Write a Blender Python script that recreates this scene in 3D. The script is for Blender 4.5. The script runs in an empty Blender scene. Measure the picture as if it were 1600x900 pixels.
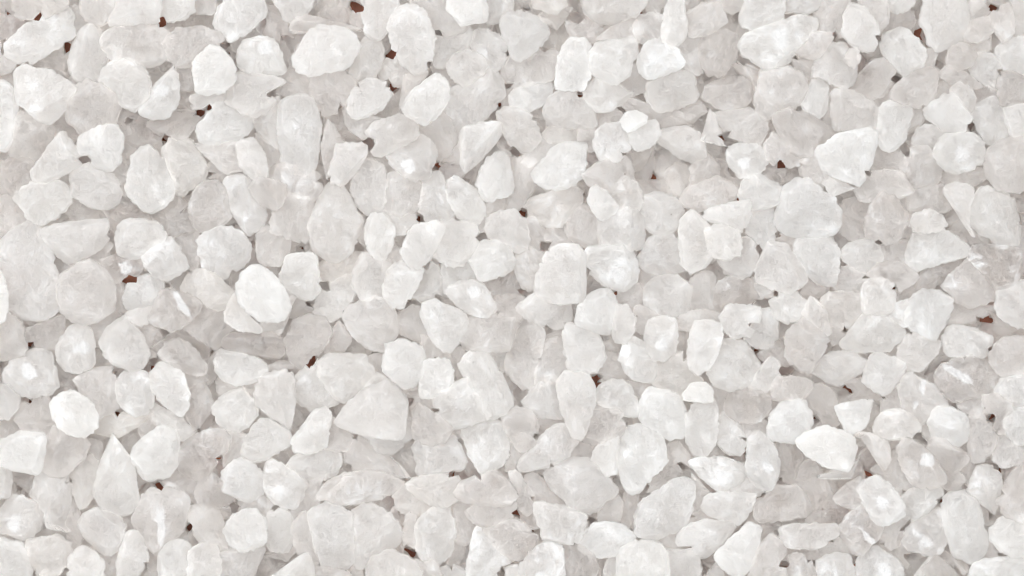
import bpy, math, random
import numpy as np

scene = bpy.context.scene
col = scene.collection
MM = 0.0001                      # one traced unit in metres: the frame is 160 mm wide
CX, CY = 800.0, 450.0
CAM_H = 0.60                     # camera above the table top
Z_REF = 0.0075                   # height of the heap that fills the frame exactly

# ---------------------------------------------------------------- camera
cam_d = bpy.data.cameras.new('camera')
cam = bpy.data.objects.new('camera', cam_d)
col.objects.link(cam)
cam.location = (0, 0, CAM_H)
cam.rotation_euler = (0, 0, 0)
cam_d.sensor_width = 36.0
cam_d.lens = 36.0 * (CAM_H - Z_REF) / 0.160
cam_d.clip_start = 0.01
cam_d.clip_end = 20.0
scene.camera = cam

# ---------------------------------------------------------------- light
world = bpy.data.worlds.new('World')
scene.world = world
world.use_nodes = True
bg = world.node_tree.nodes['Background']
bg.inputs['Color'].default_value = (0.97, 1.0, 1.02, 1)
bg.inputs['Strength'].default_value = 0.97

def area(name, loc, target, size, power, color):
    d = bpy.data.lights.new(name, 'AREA')
    d.shape = 'RECTANGLE'
    d.size, d.size_y = size
    d.energy = power
    d.color = color
    o = bpy.data.objects.new(name, d)
    col.objects.link(o)
    o.location = loc
    v = [t - l for t, l in zip(target, loc)]
    import mathutils
    o.rotation_euler = mathutils.Vector(v).to_track_quat('-Z', 'Y').to_euler()
    return o

area('window_softbox', (-0.60, 0.42, 0.70), (0.0, 0.0, 0.0), (0.8, 0.8), 7.9, (0.975, 1.0, 1.02))
area('overhead_softbox', (0.05, 0.05, 1.05), (0, 0, 0), (1.2, 1.2), 9.6, (0.975, 1.0, 1.02))

scene.view_settings.view_transform = 'Standard'
scene.view_settings.look = 'None'
scene.view_settings.exposure = 0.0
scene.view_settings.gamma = 1.0
scene.view_settings.use_curve_mapping = False
scene.render.engine = 'CYCLES'
cy = scene.cycles
cy.use_denoising = True
cy.use_adaptive_sampling = True
cy.adaptive_threshold = 0.04
cy.adaptive_min_samples = 16
cy.time_limit = 480
cy.max_bounces = 32
cy.diffuse_bounces = 28
cy.glossy_bounces = 5
cy.transmission_bounces = 16
cy.transparent_max_bounces = 8
cy.caustics_refractive = True
cy.caustics_reflective = False
cy.blur_glossy = 1.0
cy.sample_clamp_indirect = 6.0

# ---------------------------------------------------------------- materials
def nodes(m):
    m.use_nodes = True
    nt = m.node_tree
    return nt, nt.nodes['Principled BSDF']

def salt_material():
    m = bpy.data.materials.new('salt')
    nt, p = nodes(m)
    N, L = nt.nodes, nt.links
    def new(t, **k):
        n = N.new(t)
        for a, b in k.items():
            setattr(n, a, b)
        return n
    def math_(op, a, b=None, clamp=False):
        n = new('ShaderNodeMath', operation=op, use_clamp=clamp)
        for i, v in enumerate((a, b)):
            if v is None: continue
            if isinstance(v, (int, float)): n.inputs[i].default_value = v
            else: L.new(v, n.inputs[i])
        return n.outputs[0]
    def ramp(v, lo, hi, a=0.0, b=1.0):
        n = new('ShaderNodeMapRange', interpolation_type='SMOOTHSTEP')
        L.new(v, n.inputs['Value'])
        n.inputs['From Min'].default_value, n.inputs['From Max'].default_value = lo, hi
        n.inputs['To Min'].default_value, n.inputs['To Max'].default_value = a, b
        return n.outputs['Result']
    geo = new('ShaderNodeNewGeometry')
    info = new('ShaderNodeObjectInfo')
    at = new('ShaderNodeAttribute', attribute_type='GEOMETRY', attribute_name='salt')
    sep = new('ShaderNodeSeparateColor')
    L.new(at.outputs['Color'], sep.inputs[0])
    milk, tan, frost = sep.outputs  # milk and tan also carry painted shade of lower and filler crystals
    spot = at.outputs['Alpha']
    loc = new('ShaderNodeAttribute', attribute_type='GEOMETRY', attribute_name='grain_space')
    pos = loc.outputs['Vector']
    mp = new('ShaderNodeMapping'); mp.inputs['Scale'].default_value = (1.0, 0.55, 1.0)
    L.new(pos, mp.inputs['Vector'])
    band_pos = mp.outputs['Vector']
    def noise(scale, detail, rough=0.5, dist=0.0, where=None):
        n = new('ShaderNodeTexNoise')
        n.inputs['Scale'].default_value = scale
        n.inputs['Detail'].default_value = detail
        n.inputs['Roughness'].default_value = rough
        n.inputs['Distortion'].default_value = dist
        L.new(where or pos, n.inputs['Vector'])
        return n.outputs['Fac']
    cloud = noise(230, 2, 0.55, 0.6)
    wisps = noise(620, 4, 0.62, 1.2, band_pos)
    grain = noise(2600, 2, 0.6)
    fine = noise(6500, 0, 0.6)
    # frosted patches: where powder and bruising whiten the surface
    fp = math_('MULTIPLY', ramp(math_('ADD', cloud, math_('MULTIPLY', frost, 0.16)), 0.62, 0.84), ramp(wisps, 0.36, 0.60))
    fp = math_('MAXIMUM', fp, ramp(math_('ADD', spot, math_('MULTIPLY', math_('SUBTRACT', wisps, 0.5), 0.45)), 0.35, 0.6))  # marked white spots, painted glints and glows among them
    # tiny white specks and bubbles: surface sparkle painted in as white
    vs = new('ShaderNodeTexVoronoi'); vs.inputs['Scale'].default_value = 1250
    L.new(pos, vs.inputs['Vector'])
    dots = math_('MULTIPLY', ramp(vs.outputs['Distance'], 0.10, 0.24, 1, 0), ramp(math_('ADD', cloud, math_('MULTIPLY', frost, 0.10)), 0.50, 0.60))
    fp = math_('MAXIMUM', fp, math_('MULTIPLY', dots, 0.75))
    # how milky the body is here, with the painted shade of lower crystals in it
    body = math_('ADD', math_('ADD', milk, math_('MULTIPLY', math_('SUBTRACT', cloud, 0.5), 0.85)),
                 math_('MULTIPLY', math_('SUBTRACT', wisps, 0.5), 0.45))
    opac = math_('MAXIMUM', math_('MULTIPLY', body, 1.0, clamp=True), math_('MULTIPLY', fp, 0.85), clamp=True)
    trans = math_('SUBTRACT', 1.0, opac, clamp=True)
    trans = math_('MULTIPLY', trans, ramp(grain, 0.34, 0.66, 1.15, 0.70), clamp=True)
    L.new(trans, p.inputs['Transmission Weight'])
    # colour
    mix = new('ShaderNodeMix', data_type='RGBA')
    mix.inputs['A'].default_value = (0.988, 0.983, 0.974, 1)
    mix.inputs['B'].default_value = (0.97, 0.92, 0.85, 1)
    L.new(tan, mix.inputs['Factor'])
    mix_shade = new('ShaderNodeMix', data_type='RGBA')
    L.new(ramp(milk, 0.50, 0.74, 1.0, 0.0), mix_shade.inputs['Factor'])  # pinkish tint paints the shade and table bounce on lower crystals
    L.new(mix.outputs['Result'], mix_shade.inputs['A'])
    mix_shade.inputs['B'].default_value = (0.977, 0.954, 0.935, 1)
    mix2 = new('ShaderNodeMix', data_type='RGBA')
    L.new(math_('MULTIPLY', fp, 0.9), mix2.inputs['Factor'])
    L.new(mix_shade.outputs['Result'], mix2.inputs['A'])
    mix2.inputs['B'].default_value = (0.995, 0.995, 0.993, 1)
    # rare dark mineral specks
    vor = new('ShaderNodeTexVoronoi')
    vor.inputs['Scale'].default_value = 260
    L.new(pos, vor.inputs['Vector'])
    sp = math_('MULTIPLY', ramp(vor.outputs['Distance'], 0.03, 0.07, 1, 0),
               math_('GREATER_THAN', noise(160, 1), 0.66))
    mix3 = new('ShaderNodeMix', data_type='RGBA')
    L.new(math_('MULTIPLY', sp, 0.75), mix3.inputs['Factor'])
    L.new(mix2.outputs['Result'], mix3.inputs['A'])
    mix3.inputs['B'].default_value = (0.20, 0.14, 0.10, 1)
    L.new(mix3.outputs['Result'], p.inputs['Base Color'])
    # surface
    L.new(math_('ADD', math_('ADD', 0.24, math_('MULTIPLY', fp, 0.4)), math_('MULTIPLY', grain, 0.22)), p.inputs['Roughness'])
    p.inputs['IOR'].default_value = 1.45
    p.inputs['Specular IOR Level'].default_value = 0.5
    # relief: growth ridges, pits and grain
    b2 = new('ShaderNodeBump'); b2.inputs['Strength'].default_value = 0.33; b2.inputs['Distance'].default_value = 0.0006
    L.new(math_('ADD', math_('ADD', wisps, math_('MULTIPLY', grain, 0.4)), math_('MULTIPLY', fine, 0.3)), b2.inputs['Height'])
    L.new(b2.outputs['Normal'], p.inputs['Normal'])
    # the milky part lets light through diffusely, as cloudy salt does
    p.inputs['Transmission Weight'].default_value = 0.0
    for l in list(p.inputs['Transmission Weight'].links): L.remove(l)
    tr = new('ShaderNodeBsdfTranslucent')
    L.new(mix3.outputs['Result'], tr.inputs['Color'])
    L.new(b2.outputs['Normal'], tr.inputs['Normal'])
    milky = new('ShaderNodeMixShader')
    veil = math_('ADD', ramp(wisps, 0.43, 0.66, 0.0, 0.09), ramp(grain, 0.50, 0.72, 0.0, 0.11))
    L.new(math_('SUBTRACT', math_('SUBTRACT', 0.80, veil), math_('MULTIPLY', fp, 0.12)), milky.inputs[0])
    L.new(p.outputs[0], milky.inputs[1]); L.new(tr.outputs[0], milky.inputs[2])
    gl = new('ShaderNodeBsdfGlass')
    gl.inputs['IOR'].default_value = 1.28
    L.new(math_('ADD', 0.36, math_('MULTIPLY', grain, 0.3)), gl.inputs['Roughness'])
    gl.inputs['Color'].default_value = (0.984, 0.966, 0.953, 1)
    L.new(b2.outputs['Normal'], gl.inputs['Normal'])
    out = new('ShaderNodeMixShader')
    L.new(trans, out.inputs[0]); L.new(milky.outputs[0], out.inputs[1]); L.new(gl.outputs[0], out.inputs[2])
    L.new(out.outputs[0], nt.nodes['Material Output'].inputs['Surface'])
    return m

def table_material():
    m = bpy.data.materials.new('brown_wood')
    nt, p = nodes(m)
    N, L = nt.nodes, nt.links
    tc = N.new('ShaderNodeTexCoord')
    mp = N.new('ShaderNodeMapping'); mp.inputs['Scale'].default_value = (25, 320, 25)
    L.new(tc.outputs['Object'], mp.inputs['Vector'])
    n = N.new('ShaderNodeTexNoise'); n.inputs['Scale'].default_value = 1.0; n.inputs['Detail'].default_value = 6
    L.new(mp.outputs['Vector'], n.inputs['Vector'])
    r = N.new('ShaderNodeValToRGB')
    r.color_ramp.elements[0].position = 0.3; r.color_ramp.elements[0].color = (0.22, 0.078, 0.044, 1)
    r.color_ramp.elements[1].position = 0.7; r.color_ramp.elements[1].color = (0.38, 0.135, 0.075, 1)
    L.new(n.outputs['Fac'], r.inputs['Fac'])
    L.new(r.outputs['Color'], p.inputs['Base Color'])
    p.inputs['Roughness'].default_value = 0.6
    return m

SALT = salt_material()
WOOD = table_material()

# ---------------------------------------------------------------- the table under the salt
def slab(name, x, y, z0, z1, mat):
    v = [(sx * x, sy * y, z) for z in (z0, z1) for sx, sy in ((-1, -1), (1, -1), (1, 1), (-1, 1))]
    f = [(3, 2, 1, 0), (4, 5, 6, 7), (0, 1, 5, 4), (1, 2, 6, 5), (2, 3, 7, 6), (3, 0, 4, 7)]
    me = bpy.data.meshes.new(name)
    me.from_pydata(v, [], f)
    me.materials.append(mat)
    o = bpy.data.objects.new(name, me)
    col.objects.link(o)
    return o

table = slab('table_surface', 0.5, 0.4, -0.02, 0.0, WOOD)
table['kind'] = 'structure'
table['label'] = 'reddish brown table surface showing through gaps in the salt'

# ---------------------------------------------------------------- traced crystals
# level (1 sunk low ... 5 lying on top) | look | outline
DATA = """1 greyish corner|0 0 27 0 24 9 9 18 -9 21 -9 -9
2 milky crystal with faint yellow stain|27 -9 90 -9 99 9 81 18 60 24 36 24 27 12
3 large bright lumpy slanting|57 30 81 15 102 12 111 24 114 57 99 69 81 75 51 96 30 96 15 87 9 69 30 51
2 streaked small|-6 30 24 27 33 39 18 54 -6 57
4 bright rounded|114 72 123 48 141 36 156 39 159 51 165 60 165 90 165 111 153 126 138 129 120 126 111 114 108 96
2 pale narrow|108 15 129 15 132 36 123 54 114 51
2 wide hazy flat|171 54 180 48 210 36 240 39 255 51 267 63 264 78 246 93 225 99 195 96 174 84 168 66
3 smooth pale slab|174 30 186 6 204 -9 240 -9 249 12 243 33 216 33 192 39 174 45
3 broad smooth|243 0 252 -9 297 -9 300 15 291 24 270 30 252 27
2 dull pale|132 -9 180 -9 183 15 171 27 156 33 141 27 132 15
1 grey glassy long|258 39 282 30 300 18 315 15 333 24 330 39 318 48 291 54 270 63 258 54
2 hazy oval|267 60 285 51 315 48 336 54 345 66 336 78 321 90 303 96 285 99 270 90 264 75
4 large bright egg-shaped|339 12 351 3 366 -9 402 -9 414 15 411 30 393 45 375 60 357 66 342 54 333 33
4 bright white pear-shaped|303 120 303 102 312 84 330 72 348 78 363 96 369 114 363 132 348 144 324 147 306 141
4 blocky crystal with bright white spot|372 78 381 63 405 57 426 60 435 72 444 96 447 111 432 117 405 120 381 117 372 102
4 tall oval crystal with white glint|231 120 240 105 258 96 270 105 279 123 279 147 276 159 270 174 258 186 237 186 222 177 210 171 225 156 231 138
3 pale drop-shaped|156 126 171 102 192 93 213 99 225 111 231 129 231 150 222 162 210 171 195 165 180 156 165 141
3 large milky frosted|24 114 45 102 54 111 78 114 105 126 123 135 120 150 102 162 90 180 78 189 60 183 48 171 30 156 27 138
2 hazy wedge-shaped|120 144 135 132 156 138 174 150 180 168 174 186 159 198 144 204 129 201 111 180 108 162
4 smooth white half-hidden|-9 126 9 129 24 144 27 168 27 198 21 222 9 234 -9 234
2 small pale|-9 66 12 72 24 90 12 108 -9 114
1 dull beige|24 192 36 183 66 186 75 204 72 234 45 246 24 234
1 brownish crystal with dark speck|78 189 93 174 114 174 123 192 120 210 102 216 84 216 75 210
3 smooth pale angular|123 222 135 210 159 201 180 198 189 210 186 234 183 255 171 264 150 258 138 246 126 240
1 grey glassy|198 195 222 192 240 204 258 222 252 240 240 246 222 231 204 225
1 small grey sunken|183 162 210 171 210 186 198 192 180 192 174 180
2 greyish see-through|237 186 258 186 273 171 297 171 306 183 294 204 276 216 258 210 240 201
1 dark frosted sunken|276 108 294 99 306 102 303 132 288 135 279 129
1 dull grey|279 138 300 135 303 156 297 168 276 159
2 pale smooth half-buried|300 150 306 144 345 147 366 138 357 156 336 162 324 174 309 171
4 lumpy bright|321 186 330 168 342 156 363 159 384 168 396 180 393 195 381 213 363 222 336 228 318 225 306 210 309 198
2 dusky smooth|306 216 318 228 348 228 366 222 372 240 372 261 354 264 330 258 318 243
2 wide pale flat|363 138 366 120 396 123 435 126 441 138 429 150 414 168 399 177 381 168 363 159
1 small dim|297 -9 333 -9 330 15 315 12 303 15
1 narrow brownish|156 33 171 27 174 45 168 54 159 48
1 long dim|186 198 198 198 207 228 204 246 186 246 189 222
4 large smooth dome-like|457 93 463 84 472 66 484 48 502 39 520 42 544 45 559 60 559 81 544 105 526 108 502 114 490 120 472 117 460 108
2 broad hazy|460 60 466 36 484 18 508 12 535 12 556 18 565 30 553 45 526 42 502 36 478 54 463 72
3 smooth pale rounded|430 6 436 -9 484 -9 487 6 475 21 460 33 448 30 442 18
2 small clear|418 18 430 12 442 21 448 36 460 42 454 54 436 63 421 54 415 36
3 pale wedge-shaped|544 102 559 84 559 60 574 54 592 66 598 87 589 108 574 129 556 132 541 126 535 114
2 smooth dim|493 126 505 114 535 114 544 126 556 135 544 153 529 168 514 174 502 168 493 150 490 138
3 smooth pale rounded|550 150 562 132 580 126 604 132 607 150 598 165 580 177 556 183 547 174
3 lumpy frosted|568 12 562 -9 622 -9 619 18 610 42 598 54 586 60 574 51 571 30
3 large tall pale|616 24 628 12 652 12 664 24 670 42 676 60 673 84 667 108 652 114 634 102 622 84 613 60 610 39
2 small pinkish pale|598 108 610 93 628 87 640 99 655 114 640 126 616 129 601 123
2 long hazy|607 132 628 126 652 117 673 117 658 132 640 147 631 162 628 180 610 183 607 165
4 bright slanted oval|631 159 640 144 658 132 670 120 682 114 697 126 703 138 700 156 688 177 673 192 661 195 646 186 634 177 628 168
2 wide pale|646 6 664 -9 700 -9 718 18 724 39 706 48 682 48 667 36 652 21
4 smooth bright blocky|694 -9 751 -9 760 12 760 33 742 36 721 39 712 27 700 15
2 dull textured|676 60 694 48 724 42 736 54 730 72 715 84 703 99 682 99 673 84
3 smooth rounded|703 99 712 87 730 81 751 90 760 105 745 123 727 132 712 123 703 111
4 lumpy crystal with white powdery knob|733 66 742 48 760 45 778 54 790 66 790 96 778 111 763 108 751 90 736 81
3 large pale hazy|700 138 724 129 742 126 760 108 775 117 784 132 784 150 772 165 760 180 742 192 724 204 712 216 703 186 694 168
4 wing-shaped smooth|721 201 742 195 766 189 787 198 793 207 781 222 763 237 748 255 736 276 724 270 718 246 715 222
3 square-cut pale|574 204 592 192 616 186 634 180 646 186 652 213 634 222 616 231 592 243 583 234 577 216
3 rounded crystal with frosted patch|607 240 622 228 640 219 658 213 673 222 679 240 673 258 667 276 646 279 628 270 616 258
2 dim grey|649 192 670 195 688 177 700 192 706 216 697 237 682 246 676 228 655 213
1 grey glassy crystal with dark streaks|511 180 532 174 544 186 562 207 568 225 544 228 529 222 517 198
2 small pale|538 162 547 159 550 180 580 183 592 186 580 198 571 213 556 204 544 189
4 tall blocky bright|436 159 454 150 490 150 499 174 505 204 505 231 496 246 493 270 478 276 454 273 442 258 439 228 433 198
2 narrow pale|403 180 418 165 436 153 433 186 439 228 424 222 412 207 403 192
2 small hazy|439 132 454 114 466 117 490 123 493 144 478 150 451 147 439 144
2 long dim|502 186 520 204 532 228 520 252 514 276 496 276 499 246 508 222
1 small dim|682 228 706 216 718 228 715 246 694 246
1 brownish sunken|574 234 592 246 610 246 622 264 604 270 580 255
1 small dull|676 102 700 102 706 126 700 138 682 114
1 narrow greyish|556 9 568 15 571 36 568 51 553 48
1 dim smooth|406 213 424 225 439 240 439 258 424 261 412 246
2 small pale|754 -9 790 -9 796 12 784 27 763 30 763 9
1 small dim|622 -9 649 -9 646 9 634 15 619 18
4 bright lumpy|780 39 786 27 801 18 819 15 831 24 846 27 858 42 855 60 843 72 828 87 813 99 801 90 792 72 786 57
2 tan-tinted wide|828 0 840 12 858 18 873 15 888 3 897 18 897 39 888 60 864 75 843 72 858 51 849 30 834 24
3 cream smooth|828 -6 834 -12 885 -12 882 6 864 18 852 15 837 9
3 cream-tinted wide|909 0 915 -12 1005 -12 1008 3 996 18 978 27 954 33 933 30 918 18
2 small smooth|1005 -12 1041 -12 1038 3 1023 18 1014 12 1008 0
3 tall narrow pale|1035 24 1044 9 1050 -3 1062 -6 1068 12 1068 33 1071 54 1059 66 1044 75 1035 54
2 frosty square|996 33 1014 27 1032 27 1035 48 1041 66 1020 60 1002 72 996 54
2 flat pale|936 60 954 48 972 39 990 30 996 51 993 66 972 63 948 60
3 hazy broad|1068 30 1080 18 1101 9 1125 6 1128 21 1137 39 1128 45 1110 48 1095 60 1080 54 1071 42
4 clear-cut smooth oval|1092 66 1101 54 1119 48 1137 45 1149 54 1152 72 1149 93 1140 105 1125 120 1107 117 1095 105 1089 84
4 tall blocky crystal with bright top edge|870 111 873 87 879 72 891 60 909 60 921 66 924 81 924 102 921 120 909 141 888 141 867 138
4 bright shield-shaped|924 75 936 63 954 60 975 60 993 54 996 84 987 99 981 120 960 132 942 126 930 120 921 105
4 rounded crystal with white powdery patch|996 93 1005 75 1020 63 1035 60 1053 69 1065 84 1071 99 1059 108 1038 117 1020 123 1008 123 999 111
4 large many-faced|1011 132 1026 120 1047 114 1068 108 1080 111 1086 126 1092 147 1083 162 1065 168 1044 174 1029 177 1017 168 1008 150
4 round clear-centred|1101 138 1107 129 1128 126 1143 114 1158 114 1170 126 1176 144 1170 162 1155 171 1134 174 1113 165 1101 153
2 hazy upright|1059 66 1074 54 1092 57 1092 81 1095 108 1083 111 1071 99 1062 84
2 hazy crystal with faint brown lines|789 108 798 93 816 90 834 84 852 81 870 84 870 108 864 120 834 126 810 132 798 132
4 smooth bright slanted oval|795 153 801 141 816 132 840 126 861 123 864 141 858 153 846 165 828 174 813 168 798 165
4 rugged frosted|849 171 858 153 876 141 897 141 912 147 924 159 930 174 933 192 927 201 903 198 879 201 864 198 855 189
3 pointed pale|915 150 924 129 942 126 963 135 981 144 993 153 981 162 960 165 948 177 933 171 921 162
1 dim smooth|972 126 984 108 999 111 1011 123 1011 138 1002 144 984 141
3 smooth hazy|777 180 792 171 810 171 825 180 837 198 843 219 834 231 816 234 798 222 789 204
3 small cream|849 213 858 201 879 201 903 201 909 216 900 225 882 222 864 228 855 225
4 large angular bright|831 264 852 249 864 231 882 222 900 222 915 225 915 252 912 276 894 291 870 297 846 291 834 279
3 frosted egg-shaped|930 222 936 207 948 198 966 195 978 204 984 219 978 234 969 246 954 252 939 246 933 234
5 small bright white|969 189 978 177 993 174 1008 180 1011 192 999 198 984 207 975 201
4 smooth rounded block-like|984 204 999 195 1023 186 1029 198 1032 213 1020 225 1002 234 990 234 984 222
3 hazy frosted|1071 198 1074 177 1089 171 1104 174 1116 183 1119 201 1131 219 1137 246 1116 249 1092 246 1098 225 1086 210 1071 207
2 pale flat-topped|1032 222 1041 207 1062 204 1080 207 1095 219 1095 246 1086 258 1068 243 1050 231 1035 231
3 frosted wedge-shaped|1116 177 1143 174 1170 171 1194 186 1194 210 1182 225 1161 219 1146 213 1131 198
4 bright crystal with white frosted top|1137 234 1152 225 1173 225 1191 231 1200 246 1194 264 1179 279 1155 276 1140 258 1134 246
1 grey gritty|975 168 996 159 1020 171 1044 174 1062 180 1068 198 1044 204 1020 198 1002 180
1 dim brownish|897 27 915 30 930 39 936 54 924 60 900 57 894 42
1 small dim|954 30 975 27 966 42 948 51 942 39
2 small dim|930 174 948 177 966 168 969 186 954 195 936 198
1 small dim|1050 174 1068 171 1086 162 1095 174 1074 186 1056 183
1 dim rounded|1146 108 1161 99 1182 105 1191 114 1188 138 1176 147 1170 126 1158 114
1 small dim|786 141 798 138 795 156 801 171 786 168
1 dusky sparkly|828 240 840 225 858 228 864 237 849 249 831 258 822 252
2 small hazy|909 204 930 201 933 222 921 231 909 225
2 small clear|984 240 1002 237 1020 228 1026 237 1008 246 1002 264 984 261
1 small dim|1068 -6 1086 -6 1092 9 1086 21 1071 18
2 small dim|1101 -9 1164 -9 1164 9 1140 15 1116 6
4 large bright crystal with white spots|1153 72 1162 57 1180 45 1198 39 1219 30 1246 24 1270 27 1279 39 1273 54 1258 66 1249 78 1240 90 1231 105 1219 114 1198 111 1180 99 1162 87
3 milky rounded|1156 24 1168 6 1180 -9 1219 -9 1222 12 1219 33 1198 39 1180 45 1162 39
4 bright cut-off|1216 -9 1285 -9 1291 3 1273 15 1264 21 1240 18 1222 21
2 hazy|1276 12 1291 6 1300 -9 1336 -9 1324 18 1315 36 1318 51 1300 51 1282 48 1279 33
3 rippled white|1321 24 1330 9 1348 12 1360 27 1369 42 1369 66 1360 78 1345 75 1330 66 1318 51
2 hazy|1348 -9 1372 -6 1384 12 1384 30 1372 42 1360 27 1351 12
4 bright cut-off|1369 -12 1432 -12 1429 6 1417 15 1402 21 1384 12 1372 0
2 clear lined|1366 30 1384 15 1405 21 1420 18 1423 36 1414 48 1396 48 1378 57 1372 48
4 large smooth round|1438 33 1441 15 1450 0 1468 -12 1498 -12 1513 9 1516 27 1513 48 1501 66 1483 75 1465 81 1453 72 1444 54
3 small bright|1513 -9 1543 -9 1537 6 1522 12
4 flat-sided smooth|1579 -9 1606 -9 1606 51 1591 57 1579 48 1579 24
4 large smooth rounded|1375 66 1384 51 1405 45 1420 48 1432 60 1444 75 1447 90 1441 108 1426 123 1414 123 1399 108 1387 93 1378 81
4 rounded frosted|1270 108 1276 90 1288 75 1300 66 1318 69 1330 81 1339 96 1339 117 1336 132 1315 138 1300 129 1285 120 1270 120
5 small clear knob-like|1321 90 1327 78 1339 75 1345 87 1342 99 1333 105 1324 99
3 pale crystal with grey hollow|1336 132 1345 114 1360 99 1378 93 1390 102 1396 114 1390 132 1378 147 1360 153 1342 150 1327 141
4 upright bright|1252 159 1258 141 1270 126 1285 123 1294 135 1294 156 1291 174 1279 186 1264 180 1255 171
2 tall narrow hazy|1291 126 1306 135 1309 162 1312 189 1303 204 1288 198 1282 186 1294 168
3 broad hazy|1186 135 1192 114 1210 111 1231 108 1246 114 1258 129 1255 150 1246 165 1222 177 1198 186 1183 174 1183 153
2 flat hazy|1306 150 1318 141 1339 153 1357 162 1369 174 1369 195 1348 195 1324 198 1309 198 1306 174
4 fan-shaped smooth|1366 183 1372 168 1390 159 1411 159 1426 162 1426 180 1420 201 1411 222 1396 237 1381 234 1369 216 1366 198
2 small smooth|1426 165 1438 171 1441 183 1432 198 1420 204 1423 183
4 large bright white|1273 249 1276 231 1294 225 1300 213 1312 201 1333 195 1354 195 1369 207 1369 231 1363 255 1354 276 1339 294 1318 300 1300 288 1291 267 1276 261
2 glassy hollowed|1399 141 1408 126 1423 123 1438 108 1456 105 1459 120 1456 144 1447 159 1432 162 1414 156 1399 153
2 narrow smooth|1444 84 1459 81 1468 96 1462 120 1456 135 1450 114 1441 108
3 small clear|1483 90 1489 75 1501 69 1516 75 1522 87 1516 102 1498 108 1483 102
3 flat crystal with dark rim|1471 120 1480 105 1492 105 1513 120 1534 132 1531 138 1510 135 1486 129
3 rough textured|1516 105 1522 90 1537 84 1552 90 1561 108 1561 129 1552 138 1537 129 1525 120
2 slanted hazy|1507 54 1516 39 1531 33 1546 30 1552 42 1537 57 1519 63
1 small dim|1516 9 1534 12 1543 27 1522 39 1513 36
2 gritty greyish|1546 30 1561 15 1576 12 1579 30 1579 51 1561 63 1549 60 1555 42
4 frosted white cut-off|1555 78 1567 66 1585 60 1606 57 1606 120 1588 114 1570 108 1561 96
3 rough clear|1561 126 1567 114 1582 111 1594 120 1600 135 1600 159 1582 165 1567 162 1561 144
4 smooth white|1447 168 1456 159 1474 150 1489 144 1498 159 1513 177 1522 189 1513 201 1495 210 1474 204 1459 192 1447 180
2 small hollow-faced|1489 144 1498 135 1510 138 1519 153 1516 168 1510 174 1498 162
4 squarish frosted|1513 171 1528 162 1546 153 1561 150 1570 165 1570 180 1582 195 1576 213 1564 222 1543 225 1531 210 1522 192
3 smooth cut-off|1570 171 1588 165 1606 168 1606 210 1585 213 1576 195
3 glittery small|1429 222 1435 204 1447 198 1465 198 1480 204 1474 219 1456 231 1435 231
4 rounded crystal with white glint|1456 240 1465 222 1477 210 1498 207 1519 210 1534 219 1540 237 1534 255 1516 264 1495 270 1477 264 1465 255
2 smooth dim|1411 270 1417 246 1429 234 1447 234 1456 246 1465 261 1462 279 1441 288 1420 288
4 large cloudy grey-white|1537 246 1546 231 1564 219 1588 213 1606 216 1606 294 1576 300 1555 294 1540 273
2 dim hazy|1366 246 1375 234 1396 237 1411 252 1414 270 1396 282 1375 279 1360 270
2 clear faceted|1219 180 1234 174 1249 177 1264 186 1285 198 1294 210 1282 228 1264 240 1240 234 1228 219 1219 198
2 smooth low|1198 231 1210 213 1225 210 1240 234 1255 243 1255 252 1234 255 1213 252 1198 246
1 small dim|1243 90 1255 81 1270 87 1270 105 1267 123 1252 111
2 hazy smooth|1255 66 1270 57 1291 54 1300 57 1288 72 1276 87 1258 84 1249 78
1 small pinkish|1510 66 1540 57 1540 75 1528 81 1516 75
1 dim hazy|1348 156 1372 150 1390 138 1399 150 1396 162 1372 171 1360 165
1 grey sunken|1513 141 1534 138 1552 138 1561 147 1540 156 1519 162
2 small hazy|1453 135 1474 132 1489 138 1474 150 1456 156
2 small rough|1252 258 1264 249 1276 258 1276 285 1258 291
2 flat grey|1474 270 1498 270 1519 264 1540 258 1540 276 1510 291 1480 294
3 pointed bright|51 270 63 255 75 234 90 213 96 207 108 222 120 237 123 252 114 270 99 282 87 276 72 285 57 285
4 cloudy crystal with ridged face|111 291 111 270 123 258 138 255 159 261 174 270 186 285 189 303 183 318 165 327 144 324 126 315 114 306
4 large bright leaf-shaped|198 291 201 270 207 246 219 231 234 225 243 237 255 249 267 267 273 288 270 309 252 324 231 333 213 318 201 306
3 tan-tinted bubbly|252 240 267 225 285 213 297 222 309 240 321 261 318 276 303 291 288 300 273 300 270 276 264 255
4 large smooth rounded|21 309 30 294 51 285 75 282 96 282 108 297 114 312 102 327 84 342 63 351 48 342 33 327
4 large milky|81 354 102 336 120 327 141 324 162 333 171 351 168 372 156 390 135 402 114 408 99 414 87 402 78 384 60 372 54 357
4 very large white boulder-like|3 378 15 360 36 348 57 345 69 366 78 384 84 402 90 426 96 456 96 477 84 492 60 501 36 498 15 486 3 465 -3 420
3 large hazy rounded|93 456 102 429 120 417 141 411 162 423 174 441 177 465 174 483 156 495 132 501 108 495 96 480
4 smooth bun-shaped|180 375 186 354 198 342 222 345 240 345 255 357 261 372 249 387 231 393 219 402 201 405 186 399
3 frosted angular|225 396 240 384 264 375 279 390 288 408 291 417 273 429 255 435 240 426 228 411
2 clear crystal with purplish grey patch|159 408 174 393 186 396 201 405 219 399 225 411 213 423 195 432 177 441 165 426
4 bright drop-shaped|192 462 198 447 213 435 231 429 252 426 255 447 249 468 237 477 219 486 198 483
2 tan lumpy|291 453 300 432 318 420 330 432 354 429 372 438 372 456 363 474 342 480 318 471 300 462
4 large bright craggy|309 390 309 372 327 360 348 354 366 357 381 369 390 384 390 405 378 417 360 426 345 438 330 435 318 420 315 405
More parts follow.
